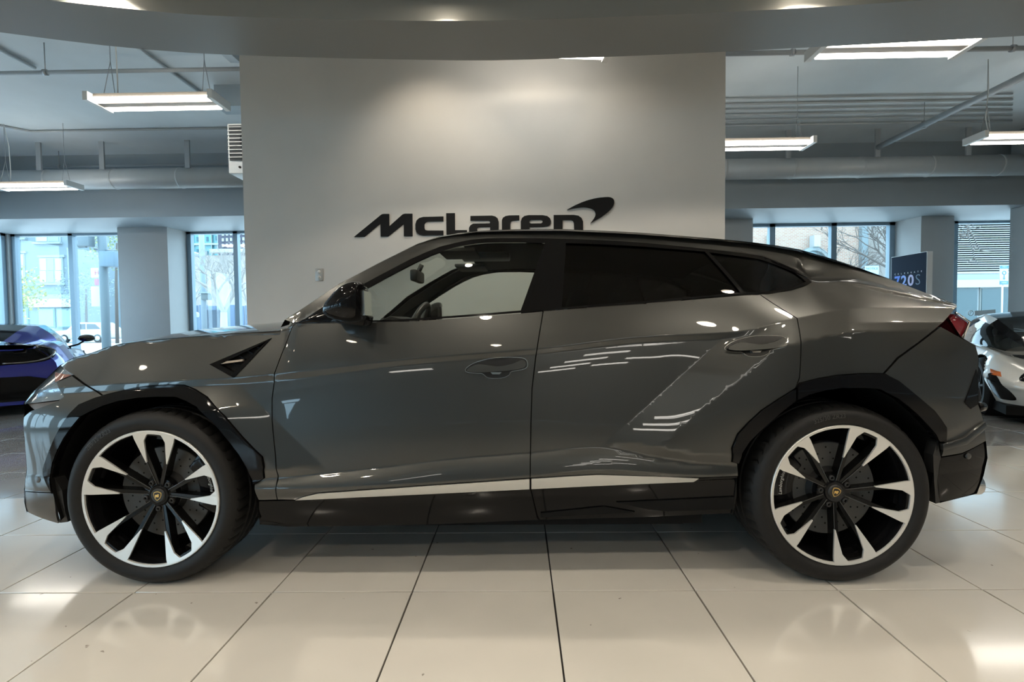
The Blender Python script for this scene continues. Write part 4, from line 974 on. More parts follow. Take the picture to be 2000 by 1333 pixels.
# ============================================================ wheels
RN = .3045
machined = mat('machined_alloy', (.66, .65, .62), rough=.38, metal=.55)
def wheel(x, zc, yface, width, rot, cal_ang, tyre_text, text_ang, side=1):
    """side 1: outer face towards the camera"""
    P = lambda u, v, d: (x+u*side, (yface+d) if side == 1 else (2*YC-yface-d), zc+v)
    def ypr(r): return .002+.053*(.97-r)/.83
    # tyre
    R = .389; T = width
    prof = [(.300, .020), (.306, .004), (.318, -.004), (.335, -.012), (.352, -.010), (.366, -.002), (.377, .012), (.384, .026), (R-.0025, .045)]
    grooves = []
    c0, c1 = .045, T-.03
    ys = np.linspace(c0, c1, 5)
    for g in ys[1:-1]: grooves += [(R, g-.008), (R-.008, g-.005), (R-.008, g+.005), (R, g+.008)]
    prof += [(R, c0+.012)]+grooves+[(R, c1-.012), (R-.003, c1), (.382, T-.012), (.368, T+.002), (.34, T+.008), (.31, T), (.29, T-.02)]
    n = 260; v = []; m_ = len(prof)
    for i in range(n):
        a = 2*math.pi*i/n; slot = (i % 5 == 0)
        for k, (r, y) in enumerate(prof):
            sh = (y > .02 and r > .37)
            a2 = a+(.10*(y-T/2)/T if sh else 0)
            rr = r-(.006 if (slot and sh and (y < c0+.05 or y > c1-.05)) else 0)
            v.append(P(rr*math.cos(a2), rr*math.sin(a2), y))
    f = [(i*m_+k, ((i+1) % n)*m_+k, ((i+1) % n)*m_+k+1, i*m_+k+1) for i in range(n) for k in range(m_-1)]
    q = MB(); q.add(v, f, True); ty = q.build('wheel', rubber, suv, auto=.6)
    ty['label'] = 'low-profile black tyre on a black and silver split-spoke wheel'
    def lat(name, prof, material, n=72, par=ty, auto=.5):
        v = []; m_ = len(prof)
        for i in range(n):
            a = 2*math.pi*i/n; v += [P(r*math.cos(a), r*math.sin(a), y) for r, y in prof]
        q = MB(); q.add(v, [(i*m_+k, ((i+1) % n)*m_+k, ((i+1) % n)*m_+k+1, i*m_+k+1) for i in range(n) for k in range(m_-1)], True); return q.build(name, material, par, auto=auto)
    lat('rim_barrel', [(.302, .004), (.289, .006), (.284, .016), (.276, .05), (.272, .20), (.272, T-.02), (.30, T-.015)], gblack)
    lat('rim_edge', [(.3045, .010), (.3045, .000), (.302, -.002), (.2925, -.001), (.2905, .004), (.2905, .010)], machined)
    lat('wheel_back', [(.272, T-.06), (.10, T-.06), (.10, .20), (.001, .20)], pblack, 40)
    # hub, cap, lugs
    lat('hub', [(.001, .050), (.043, .050), (.047, .056), (.075, .060), (.080, .075), (.080, .14)], gblack, 40)
    lat('centre_cap', [(.0005, .044), (.028, .044), (.032, .048), (.032, .056)], sblack, 32)
    sh = [(-.017, .015), (-.008, .019), (0, .0205), (.008, .019), (.017, .015), (.0175, .004), (.013, -.009), (.006, -.017), (0, -.021), (-.006, -.017), (-.013, -.009), (-.0175, .004)]
    cr, sr = math.cos(math.radians(rot-85-5)), math.sin(math.radians(rot-85-5))
    rt = lambda L, k=1.: [((a*cr-b*sr)*k, (a*sr+b*cr)*k) for a, b in L]
    gold = mat('emblem_gold', (.70, .46, .14), rough=.35, metal=.6)
    q = MB(); q.prism(rt(sh), lambda u, v, d: P(u, v, .0425+d), .003); em = q.build('emblem', gold, ty)
    q = MB(); q.prism(rt(sh, .84), lambda u, v, d: P(u, v, .0415+d), .003); q.build('emblem_field', sblack, ty)
    bull = [(-.010, .001), (-.007, .006), (-.002, .005), (.002, .009), (.006, .009), (.009, .005), (.006, .003), (.008, -.004), (.005, -.003), (.003, -.007), (.001, -.003), (-.004, -.004), (-.006, -.010), (-.008, -.004)]
    q = MB(); q.prism(rt(bull), lambda u, v, d: P(u, v, .0405+d), .003); q.build('emblem_bull', gold, ty)
    for k in range(5):
        a = math.radians(rot+36+72*k); q = MB(); c = (.062*math.cos(a), .062*math.sin(a))
        v = []
        for i in range(12):
            b = 2*math.pi*i/12
            for r, y in ((.0115, .07), (.0115, .052), (.007, .048), (.0065, .058)): v.append(P(c[0]+r*math.cos(b), c[1]+r*math.sin(b), y))
        q.add(v, [(i*4+j, ((i+1) % 12)*4+j, ((i+1) % 12)*4+j+1, i*4+j+1) for i in range(12) for j in range(3)], True); q.build('lug_nut', sblack, ty)
    # five split spokes with machined claws
    for k in range(5):
        ax = math.radians(rot+72*k)
        def pol(r, ph): a = ax+math.radians(ph); return (r*RN*math.cos(a), r*RN*math.sin(a))
        def arm(s):
            L = [(.955, 17.4), (.75, 17.4), (.525, 17.2), (.30, 17.6), (.17, 19), (.12, 16), (.12, -1), (.20, 3.5), (.32, 7.5), (.45, 9.5), (.6, 11.0), (.84, 11.9), (.925, 8.2), (.96, 8.0)]
            return [pol(r, s*p) for r, p in L]
        q = MB()
        for s in (-1, 1): q.prism(arm(s), lambda u, v, d: P(u, v, ypr(math.hypot(u, v)/RN)+.003+d*1.0), .045)
        arc = [pol(.958, p) for p in np.linspace(-9, 9, 8)]+[pol(.915, p) for p in np.linspace(7.5, -7.5, 8)]
        q.prism(arc, lambda u, v, d: P(u, v, ypr(math.hypot(u, v)/RN)+.003+d), .045)
        q.build('spoke', mat('spoke_black', (.004, .004, .004), rough=.22, spec=.25), ty)
        cl = [pol(.978, p) for p in np.linspace(-18.2, 18.2, 13)]+[pol(.90, 18.6), pol(.52, 17.2), pol(.525, 15.8), pol(.85, 10.4), pol(.930, 6.8)]+[pol(.945, p) for p in np.linspace(6, -6, 6)]+[pol(.930, -6.8), pol(.85, -10.4), pol(.525, -15.8), pol(.52, -17.2), pol(.90, -18.6)]
        q = MB(); q.prism(cl, lambda u, v, d: P(u, v, ypr(math.hypot(u, v)/RN)-.004+d), .008); q.build('machined_claw', machined, ty)
        # thin ridge line on each arm
        for s in (-1, 1):
            q = MB(); a, b = pol(.53, s*16.6), pol(.16, s*16.6); q.bar(P(*a, ypr(.53)+.001), P(*b, ypr(.16)+.001), .0022); q.build('spoke_ridge', mat('ridge_dark', (.05,.05,.05), rough=.25), ty)
        q = MB(); q.prism([pol(.90, -6), pol(.90, 6), pol(.84, 5), pol(.84, -5)], lambda u, v, d: P(u, v, .05+d), .02); q.build('rim_pocket', gblack, ty)
    # brake
    disc = mat('brake_disc', (.085, .085, .083), rough=.5, metal=.3)
    bd = lat('brake_disc', [(.10, .105), (.205, .105), (.208, .108), (.208, .135), (.10, .135)], disc, 64)
    hol = MB()
    for k in range(18):
        for j, r in enumerate((.135, .16, .185)):
            a = 2*math.pi*(k+j*.33)/18; c = (r*math.cos(a), r*math.sin(a))
            hol.add([P(c[0]+.0042*math.cos(b), c[1]+.0042*math.sin(b), .1045) for b in np.linspace(0, 2*math.pi, 9)[:-1]], [tuple(range(8))])
    hol.build('drill_holes', pblack, ty, fix=False)['kind'] = 'stuff'
    lat('disc_hat', [(.001, .085), (.085, .085), (.10, .105)], sblack, 40)
    ca = math.radians(cal_ang); q = MB(); A = []
    for a in np.linspace(ca-.62, ca+.62, 14): A.append((.252*math.cos(a), .252*math.sin(a)))
    for a in np.linspace(ca+.58, ca-.58, 14): A.append((.165*math.cos(a), .165*math.sin(a)))
    q.prism(A, lambda u, v, d: P(u, v, .082+d), .07); cp = q.build('brake_caliper', gblack, ty, bevel=.008)
    if side == 1 and tyre_text:
        V_, F_ = text_mesh('Lamborghini', .021, .001, shear=.25); q = MB(); r0 = .222
        vv = []
        for (a, b, c) in V_:
            an = ca+(.05 if tyre_text.startswith('285') else 0)-a/r0; vv.append(P((r0+b)*math.cos(an), (r0+b)*math.sin(an), .0812+c*.5))
        q.add(vv, F_); q.build('caliper_script', mat('script_white', (.7,.7,.68), rough=.5), ty, fix=False)
        V_, F_ = text_mesh(tyre_text, .026, .0015); q = MB(); r0 = .345; vv = []
        for (a, b, c) in V_:
            an = math.radians(text_ang)-a/r0; vv.append(P((r0+b)*math.cos(an), (r0+b)*math.sin(an), -.0123-c*.5))
        q.add(vv, F_); q.build('tyre_marking', mat('tyre_letter', (.035, .034, .032), rough=.5), ty, fix=False)
    return ty
fc = onY(293, 977, 2.16); rc_ = onY(1646, 969, 2.15)
wheel(fc[0], .387, 2.162, .285, 85, 12, '285/35 ZR23', 128); wheel(rc_[0], .387, 2.152, .325, 66, 172, '325/30 ZR23', 101)
wheel(fc[0], .387, 2.162, .285, 60, 12, '', 0, -1); wheel(rc_[0], .387, 2.152, .325, 30, 172, '', 0, -1)
# ============================================================ two low sports cars behind
from mathutils.bvhtree import BVHTree
SX = [2.25, 2.12, 1.85, 1.60, 1.32, .95, .45, -.1, -.6, -1.0, -1.35, -1.8, -2.08, -2.22]
SP = {'wb': [.42,.66,.82,.86,.87,.88,.90,.91,.92,.91,.90,.87,.82,.76], 'wm': [.52,.80,.93,.965,.97,.96,.93,.93,.95,.985,.995,.98,.94,.88],
      'zm': [.36,.40,.44,.48,.50,.50,.50,.50,.53,.57,.60,.62,.63,.62], 'ws': [.42,.66,.78,.81,.82,.81,.80,.79,.80,.82,.82,.79,.74,.68],
      'zs': [.44,.53,.64,.715,.755,.775,.79,.82,.88,.93,.95,.945,.91,.87], 'wc': [.22,.36,.46,.52,.55,.57,.58,.58,.56,.52,.48,.46,.44,.40],
      'zc': [.445,.52,.60,.655,.695,.74,.80,.86,.90,.91,.905,.90,.885,.865], 'z0': [.45,.53,.615,.675,.72,.77,.83,.89,.93,.935,.925,.91,.89,.87]}
def sect(x):
    g = lambda k: float(np.interp(x, SX[::-1], SP[k][::-1]))
    P = [(g('wb')*.97, .14), (g('wb'), .20), ((g('wb')+g('wm'))/2+.01, .34), (g('wm'), g('zm')), ((g('wm')*.55+g('ws')*.45)+.02, g('zm')*.45+g('zs')*.55), (g('ws'), g('zs')), ((g('ws')+g('wc'))/2, (g('zs')*.45+g('zc')*.55)), (g('wc'), g('zc')), (g('wc')*.5, (g('zc')+g('z0'))/2), (0, g('z0'))]
    return smooth_poly(P, 5)
def sportscar(name, label, M, color_mat, wheel_col, mirrors=True):
    o = bpy.data.objects.new(name, None); COL.objects.link(o); tag(o, label, 'car')
    def mk(nm, V, F, material, par=o, smooth=True, fix=True, bevel=0, auto=.6):
        q = MB(); q.add(V, F, smooth); ob = MBuild(q, nm, material, par, bevel, auto); return ob
    def MBuild(q, nm, material, par=o, bevel=0, auto=None):
        ob = q.build(nm, material, None, bevel=bevel, auto=auto); ob.parent = par; return ob
    xs = np.linspace(2.25, -2.22, 120); V = []; wxs = (1.33, -1.33); WR = .365
    for x in xs:
        S = sect(x); n = len(S)
        V += [(x, -p[0], p[1]) for p in S]+[(x, p[0], p[1]) for p in S[::-1][1:]]
    n = 2*n-1; F = []
    A = np.array(V)
    def inw(c): return any((c[0]-w)**2+(c[2]-.335)**2 < WR**2 for w in wxs) and abs(c[1]) > .5 and c[2] < .70
    for i in range(len(xs)-1):
        for j in range(n-1):
            q = (i*n+j, i*n+j+1, (i+1)*n+j+1, (i+1)*n+j)
            if not inw(A[list(q)].mean(0)): F.append(q)
    # smooth the arch edge onto the circle
    for k in range(len(A)):
        for w in wxs:
            d = math.hypot(A[k][0]-w, A[k][2]-.335)
            if abs(d-WR) < .022 and abs(A[k][1]) > .5 and A[k][2] < .70:
                s = WR/d; A[k][0] = w+(A[k][0]-w)*s; A[k][2] = .335+(A[k][2]-.335)*s
    body = mk('body_shell', [tuple(p) for p in A], F, color_mat, auto=1.0)
    bvh = BVHTree.FromPolygons([tuple(p) for p in A], F+[tuple(range(n)), tuple(range((len(xs)-1)*n, len(xs)*n))])
    # end caps
    for end, xx, sg in (('nose_panel', 2.25, 1), ('tail_panel', -2.22, -1)):
        S = sect(xx); L = [(-p[0], p[1]) for p in S]+[(p[0], p[1]) for p in S[::-1][1:]]
        q = MB(); q.prism(L, lambda u, v, d: (xx-sg*d, u, v), .02); MBuild(q, end, gblack if sg > 0 else color_mat)
    q = MB(); q.box((-2.1, -.86, .10), (2.05, .86, .20)); MBuild(q, 'underbody', pblack)
    q = MB()
    for w in wxs: q.lathe([(WR+.004, -.9), (WR+.004, -.55), (.05, -.55)], 40, Matrix.Translation((w, 0, .335)) @ Matrix.Rotation(math.pi/2, 4, 'X')); q.lathe([(WR+.004, .9), (WR+.004, .55), (.05, .55)], 40, Matrix.Translation((w, 0, .335)) @ Matrix.Rotation(math.pi/2, 4, 'X'))
    ob = MBuild(q, 'wheel_liners', pblack); ob['kind'] = 'stuff'
    # glasshouse
    CX = [1.18, .80, .40, -.05, -.45, -.85, -1.25]; bw = [.56,.72,.77,.76,.72,.60,.42]; bz = [.72,.745,.79,.85,.885,.905,.91]; rw = [.34,.46,.53,.53,.49,.40,.28]; rz = [.735,.95,1.125,1.19,1.17,1.08,.94]
    def can(x, t):
        g = lambda L: float(np.interp(x, CX[::-1], L[::-1]))
        if t <= .5:
            s = t/.5; w = g(bw)*(1-s)+g(rw)*s+.05*math.sin(math.pi*s); z = g(bz)*(1-s)+g(rz)*s+.0
        else:
            s = (t-.5)/.5; w = g(rw)*(1-s); z = g(rz)+.03*(1-(1-s)**2)*min(1, max(0, (1.18-x)/.5))
        return w, z
    def canopy(nm, x0, x1, t0, t1, material, sides=(-1, 1), off=0.):
        for sg in sides:
            X = np.linspace(x0, x1, 14); Tt = np.linspace(t0, t1, 10); V = [(x, sg*(can(x, t)[0]+off), can(x, t)[1]+off) for x in X for t in Tt]
            F = [(i*10+j, i*10+j+1, (i+1)*10+j+1, (i+1)*10+j) for i in range(13) for j in range(9)]
            mk(nm, V, F, material, auto=None)
    dk = glass('sports_glass', (.20, .22, .22))
    canopy('windscreen', 1.18, .42, .5, 1.0, glass('sports_screen', (.55, .58, .57)))
    canopy('screen_pillar', 1.18, .42, .40, .5, gblack); canopy('side_window', 1.05, -.45, 0.0, .40, dk); canopy('side_window_frame', .42, -.45, .40, .5, color_mat)
    canopy('roof_panel', .42, -.45, .5, 1.0, gblack); canopy('rear_buttress', -.45, -1.25, 0, .62, color_mat); canopy('engine_cover', -.45, -1.25, .62, 1.0, gblack)
    # cabin
    q = MB(); q.box((-.5, -.62, .3), (.9, .62, .62)); MBuild(q, 'cabin_floor', pblack)
    q = MB(); q.prism([(.55, .55), (1.05, .55), (1.05, .72), (.6, .76)], lambda u, v, d: (u, -.66+d, v), 1.32); MBuild(q, 'dashboard', sblack, bevel=.01)
    for sy in (-.36, .36):
        Ms = Matrix.Translation((-.25, sy, .5)) @ Matrix.Rotation(math.radians(-22), 4, 'Y'); q = MB(); q.box((-.06, -.22, 0), (.06, .22, .58), Ms); MBuild(q, 'seat_back', leather, bevel=.04)
    q = MB(); Mw = Matrix.Translation((.42, -.36, .74)) @ Matrix.Rotation(math.radians(66), 4, 'Y'); q.tube([Mw @ Vector((.17*math.cos(a), .17*math.sin(a), 0)) for a in np.linspace(0, 6.2832, 33)], .014, 8, cap=False); MBuild(q, 'steering_wheel', sblack)
    # surface pieces laid on the skin
    def decal(nm, poly, origin, u, v, dr, material, off=.004, h=.03, thick=.012):
        L = densify(poly, h); Aa = np.array(L); (x0, y0), (x1, y1) = Aa.min(0), Aa.max(0)
        gx_, gy_ = np.meshgrid(np.arange(x0, x1, h), np.arange(y0, y1, h)); Pp = np.stack([gx_.ravel(), gy_.ravel()], 1); Pp = Pp[inside_np(Pp, inset(L, h*.3))]
        tris, pts = tri2d(L, (), Pp); O = Vector(origin); U = Vector(u); Vv = Vector(v); D = Vector(dr).normalized(); out = []
        for a, b in pts:
            hp = bvh.ray_cast(O+U*a+Vv*b, D)
            p = hp[0] if hp[0] is not None else O+U*a+Vv*b+D*.6
            out.append(p-D*off)
        nb = len(L); N_ = len(out); out2 = [p+D*thick for p in out[:nb]]
        F = [t for t in tris]+[(i, (i+1) % nb, N_+(i+1) % nb, N_+i) for i in range(nb)]
        q = MB(); q.add(out+out2, F, True); return MBuild(q, nm, material, auto=.9)
    amber = mat('amber_marker', (.75, .16, .02), rough=.2, coat=1)
    for sg in (-1, 1):
        dr = (-.75, -sg*.55, -.35)
        Of = np.array([2.2, sg*.75, .62])-np.array(dr)*.5
        fv = lambda L: L if sg < 0 else [(-a, b) for a, b in L][::-1]
        eye = decal('headlamp_socket', fv(smooth_poly([(-.24,.06),(-.12,.115),(.06,.10),(.22,.02),(.20,-.05),(.06,-.10),(-.06,-.09),(-.18,-.03)], 3, True)), Of, (.59, sg*-.81, 0) if False else (.5, -.85*sg*-1, 0), (0, 0, 1), dr, gblack, off=.006)
        decal('headlamp_blade', fv([(-.14,-.005),(.14,-.025),(.14,-.04),(-.12,-.025)]), Of, (.5, -.85*sg*-1, 0), (0, 0, 1), dr, chrome, off=.012)
        ds = (-.45, -sg*.9, 0); Os = np.array([1.9, sg*.95, .38])-np.array(ds)*.6
        decal('side_intake', fv(smooth_poly([(-.13,.13),(.0,.12),(.10,.02),(.17,-.10),(.12,-.135),(-.06,-.13),(-.12,-.05)], 3, True)), Os, (.9, sg*-.45, 0) if sg < 0 else (-.9, .45, 0), (0, 0, 1), ds, gblack, off=.006)
        decal('side_marker', fv([(-.14,.185),(.02,.165),(.06,.115),(-.08,.13)]), Os, (.9, sg*-.45, 0) if sg < 0 else (-.9, .45, 0), (0, 0, 1), ds, amber, off=.006)
        # rear: black mesh field with lamp ring
        Or = np.array([-3.2, sg*.46, .80])
        decal('rear_mesh', smooth_poly([(-.40,.08),(-.2,.13),(.2,.125),(.37,.06),(.40,-.03),(.30,-.10),(.0,-.13),(-.40,-.12)] if sg < 0 else [(.40,.08),(.2,.13),(-.2,.125),(-.37,.06),(-.40,-.03),(-.30,-.10),(.0,-.13),(.40,-.12)], 3, True), Or, (0, -1 if sg < 0 else -1, 0), (0, 0, 1), (1, 0, 0), gblack, off=.01)
        q = MB(); lp_ = [bvh.ray_cast(Vector((-3.2, sg*(.46+a), .80+b)), Vector((1, 0, 0)))[0] for a, b in smooth_poly([(-.2,.115),(.1,.118),(.3,.085),(.39,.02),(.33,-.06),(.15,-.10),(-.1,-.11)], 4)]
        q.tube([p+Vector((-.015, 0, 0)) for p in lp_ if p is not None], .012, 8); MBuild(q, 'tail_lamp_strip', mat('lamp_ring', (.35, .33, .32), rough=.12, metal=.8))
        # mirrors on stalks
        if not mirrors: continue
        q = MB(); q.tube([(.62, sg*.74, .80), (.60, sg*.88, .84), (.60, sg*.96, .90)], .016, 8); st_ = MBuild(q, 'mirror_stalk', gblack)
        q = MB(); Mm = Matrix.Translation((.58, sg*1.0, .95)) @ Matrix.Diagonal((.055, .125, .065, 1)); bmx = bmesh.new(); bmesh.ops.create_icosphere(bmx, subdivisions=3, radius=1)
        q.add([Mm @ v_.co for v_ in bmx.verts], [tuple(v_.index for v_ in f_.verts) for f_ in bmx.faces], True); bmx.free(); MBuild(q, 'door_mirror', mat('mirror_shell', (.02, .016, .014), rough=.25, coat=1))
        # door cut and side scoop
        decal('door_scoop', fv(smooth_poly([(-.45,.10),(-.1,.06),(.35,.0),(-.1,-.05),(-.45,-.06)], 3, True)), np.array([-.35, sg*1.6, .66]), (1, 0, 0) if sg < 0 else (-1, 0, 0), (0, 0, 1), (0, -sg, 0), gblack, off=.005)
    decal('diffuser', [(-.78,-.14),(.78,-.14),(.84,.12),(.6,.18),(-.6,.18),(-.84,.12)], (-3.2, 0, .33), (0, -1, 0), (0, 0, 1), (1, 0, 0), gblack, off=.02)
    for sy in (-.12, .12):
        q = MB(); q.lathe([(.06, .1), (.06, 0), (.05, 0), (.05, .1)], 20, Matrix.Translation((-2.30, sy, .72)) @ Matrix.Rotation(math.pi/2, 4, 'Y')); MBuild(q, 'exhaust_pipe', chrome)
    # wheels
    for w in wxs:
        for sg in (-1, 1):
            Mx = Matrix.Translation((w, sg*.93, .335)) @ Matrix.Rotation(sg*-math.pi/2, 4, 'X')
            q = MB(); q.lathe([(.235, -.01), (.25, .006), (.30, .006), (.325, -.02), (.335, -.06), (.335, -.20), (.30, -.25), (.23, -.25)], 56, Mx); ty = MBuild(q, 'wheel', rubber, auto=.7)
            q = MB(); q.lathe([(.245, .0), (.232, .002), (.225, -.03), (.22, -.22)], 48, Mx); MBuild(q, 'rim', wheel_col, ty, auto=.7)
            q = MB(); q.lathe([(.001, -.02), (.05, -.022), (.06, -.04), (.19, -.10), (.0, -.10)], 30, Mx); MBuild(q, 'hub', sblack, ty)
            for k in range(10):
                a = 2*math.pi*k/10; q = MB(); q.bar(Mx @ Vector((.04*math.cos(a), .04*math.sin(a), -.03)), Mx @ Vector((.235*math.cos(a+.1), .235*math.sin(a+.1), -.008)), .026, .02); MBuild(q, 'spoke', wheel_col, ty)
    o.matrix_world = M
    return o
def heading(cx, cy, fx, fy): return Matrix.Translation((cx, cy, 0)) @ Matrix.Rotation(math.atan2(fy, fx), 4, 'Z')
blue = mat('blue_paint', (.006, .018, .32), rough=.25, metal=.45, coat=1, coatr=.02)
pearl = mat('pearl_white_paint', (.80, .76, .69), rough=.3, metal=.15, coat=1, coatr=.03)
sportscar('sports_car', 'deep blue low sports car parked rear-first beside the corner windows', heading(-8.27, 7.96, -.6, .8), blue, sblack)
sportscar('sports_car', 'pearl white low sports car with orange side marker by the square column', heading(6.93, 6.82, -.48, -.877), pearl, sblack, False)
# ============================================================ display board
YD = 9.85; A_ = onY(1811, 491, YD); x1, z1 = float(A_[0]), float(A_[2]); B_ = onY(1741, 505, 10.75); x0, y0_ = float(B_[0]), 10.75
db = empty('display_board', (x1, YD+.3, 0), 'tall dark display board with coloured number print and white edge', 'sign')
d_ = Vector((x0-x1, y0_-YD, 0)); Ld = d_.length; d_ = d_.normalized(); nrm = Vector((-d_.y, d_.x, 0))
if nrm.x > 0: nrm = -nrm
def dbp(u, v, t): p = Vector((x1, YD, 0))+d_*(Ld-u)+nrm*t; return (p.x, p.y, v)      # u from the far end
q = MB(); q.prism([(0, .03), (Ld, .03), (Ld, z1), (0, z1)], dbp, -.11); q.build('board_body', whitep, db)
q = MB(); q.prism([(.012, .05), (Ld-.012, .05), (Ld-.012, z1-.012), (.012, z1-.012)], lambda u, v, t: dbp(u, v, .004-t), .004); q.build('board_face', mat('print_navy', (.010, .018, .036), rough=.7, spec=.15), db)
def board_text(s, size, u, v, material, bold=0.):
    V_, F_ = text_mesh(s, size, .002, 'CENTER', bold=bold); q = MB(); q.add([dbp(u+a, v+b, .005+c) for a, b, c in V_], F_); return q.build('print', material, db, fix=False)
ub = Ld*.5; zt = z1
pxh = .0092*1.03
tz = lambda py: float(onY(1780, py, YD+.4)[2])
for i, ch in enumerate('CELEBRATE'): board_text(ch, .045, Ld*(.13+.092*i), tz(533), mat('print_white', (.7,.72,.75), rough=.5))
cols = [(.10, .22, .75), (.30, .42, .85), (.55, .50, .72), (.16, .22, .30)]
for i, ch in enumerate('720S'): board_text(ch, .30, Ld*(.19+.195*i), tz(549), mat('print_c%d' % i, cols[i], rough=.5), bold=(.008 if i < 3 else -.004))
q = MB(); q.prism([(-.1, 0), (Ld+.1, 0), (Ld+.1, .03), (-.1, .03)], lambda u, v, t: dbp(u, v, .15-t), .41); q.build('board_base', steel, db)
# ============================================================ the street outside
# street colours scaled down so the bright view outside does not burn out
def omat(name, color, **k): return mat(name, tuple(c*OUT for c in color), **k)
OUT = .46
asph = mat('asphalt', (.28, .29, .30), rough=.9, noise=.1, nscale=3); conc = mat('pavement_concrete', (.62, .62, .60), rough=.85, noise=.06, nscale=2)
q = MB(); q.box((-90, 12.1, -.5), (90, 110, -.16)); q.box((-120, -40, -.5), (-12.4, 12.1, -.16)); tag(q.build('street', asph), kind='structure')
q = MB(); q.box((-40, 12.06, -.4), (40, 15.5, -.02)); tag(q.build('sidewalk', conc, bevel=.02), kind='structure')
q = MB(); q.box((-70, 46, -.3), (10, 49.9, -.02)); tag(q.build('sidewalk', conc, bevel=.02), kind='structure')
def P2(px, py, Y): p = onY(px, py, Y); return float(p[0]), float(p[2])
def pxbox(mb, x0, y0, x1, y1, Y, d0=0., d1=.3):
    (a, zt), (b, zb) = P2(x0, y0, Y), P2(x1, y1, Y)
    (a2, _), (b2, _) = P2(x0, y1, Y), P2(x1, y0, Y)
    mb.box((min(a, b), Y+d0, min(zt, zb)), (max(a, b), Y+d1, max(zt, zb))); return mb
def part(parent, name, material, x0, y0, x1, y1, Y, d0=0., d1=.3, bevel=0):
    q = MB(); pxbox(q, x0, y0, x1, y1, Y, d0, d1); return q.build(name, material, parent, bevel=bevel)
glz = omat('far_window_glass', (.34, .52, .56), rough=.08, spec=.8); glw = omat('far_window_blind', (.80, .86, .84), rough=.6)
def bwin(parent, x0, y0, x1, y1, Y, frame, n=2, blind=True):
    w = part(parent, 'window', frame, x0-2, y0-2, x1+2, y1+2, Y, -.10, .02)
    step = (x1-x0)/n
    for i in range(n):
        for (ya, yb) in ((y0, (y0+y1)/2-.6), ((y0+y1)/2+.6, y1)):
            part(w, 'pane', glw if (blind and i % 2 == 0) else glz, x0+i*step+1, ya, x0+(i+1)*step-1, yb, Y, -.14, -.09)
    part(parent, 'window_sill', frame, x0-4, y1+2, x1+4, y1+5, Y, -.3, .0)
    part(parent, 'window_lintel', frame, x0-4, y0-7, x1+4, y0-3, Y, -.16, .0)
# grey stucco block
YB1 = 50; stucco = omat('grey_blue_stucco', (.36, .45, .50), rough=.9, noise=.05, nscale=1); trimw = omat('stucco_trim', (.52, .62, .66), rough=.8)
b1 = empty('stucco_building', (float(onY(100, 640, YB1)[0]), YB1, 0), 'grey-blue stucco corner building with sash windows and shopfront', 'building')
x0 = float(onY(-420, 560, YB1)[0]); x1_ = float(onY(152, 560, YB1)[0])
q = MB(); q.box((x0, YB1, 0), (x1_, YB1+9, 22)); q.build('wall', stucco, b1)
for (a, b, c, d, n) in ((72,447,118,472,2),(79,506,124,552,3),(30,498,49,541,1),(25,440,50,464,1),(-40,498,-4,541,2),(-40,445,-4,470,2)): bwin(b1, a, b, c, d, YB1, trimw, n)
part(b1, 'cornice_band', trimw, -60, 578, 152, 584, YB1, -.35, .05)
part(b1, 'shop_fascia', omat('shop_white', (.85, .86, .84), rough=.7), 62, 585, 152, 600, YB1, -.4, .05)
for a, b in ((34, 58), (76, 110), (112, 150)): f_ = part(b1, 'shop_window', omat('teal_frame', (.30, .55, .58), rough=.5), a, 603, b, 640, YB1, -.12, .04); part(f_, 'pane', glz, a+2, 605, b-2, 638, YB1, -.16, -.10)
for px, py in ((66, 524), (69, 573)):
    q = MB(); p = onY(px, py, YB1-.2); q.tube([p, p+np.array([.8, -.5, 0])], .03, 6); q.tube([p+np.array([.1, 0, -.05]), p+np.array([.35, -.3, -.55])], .025, 6); q.build('flag_bracket', steel, b1)
# pale block behind the signals
YB2 = 60.5; pale = omat('pale_render', (.62, .68, .66), rough=.9)
b2 = empty('pale_building', (float(onY(200, 640, YB2)[0]), YB2, 0), 'pale low block with tall glazed bays behind the traffic signal', 'building')
q = MB(); q.box((float(onY(156, 560, YB2)[0]), YB2, 0), (float(onY(300, 560, YB2)[0]), YB2+8, float(onY(200, 478, YB2)[2]))); q.build('wall', pale, b2)
for k in range(5): bwin(b2, 160+17*k, 585, 171+17*k, 625, YB2, trimw, 1, False)
for k in range(5): bwin(b2, 160+17*k, 530, 171+17*k, 560, YB2, trimw, 1, True)
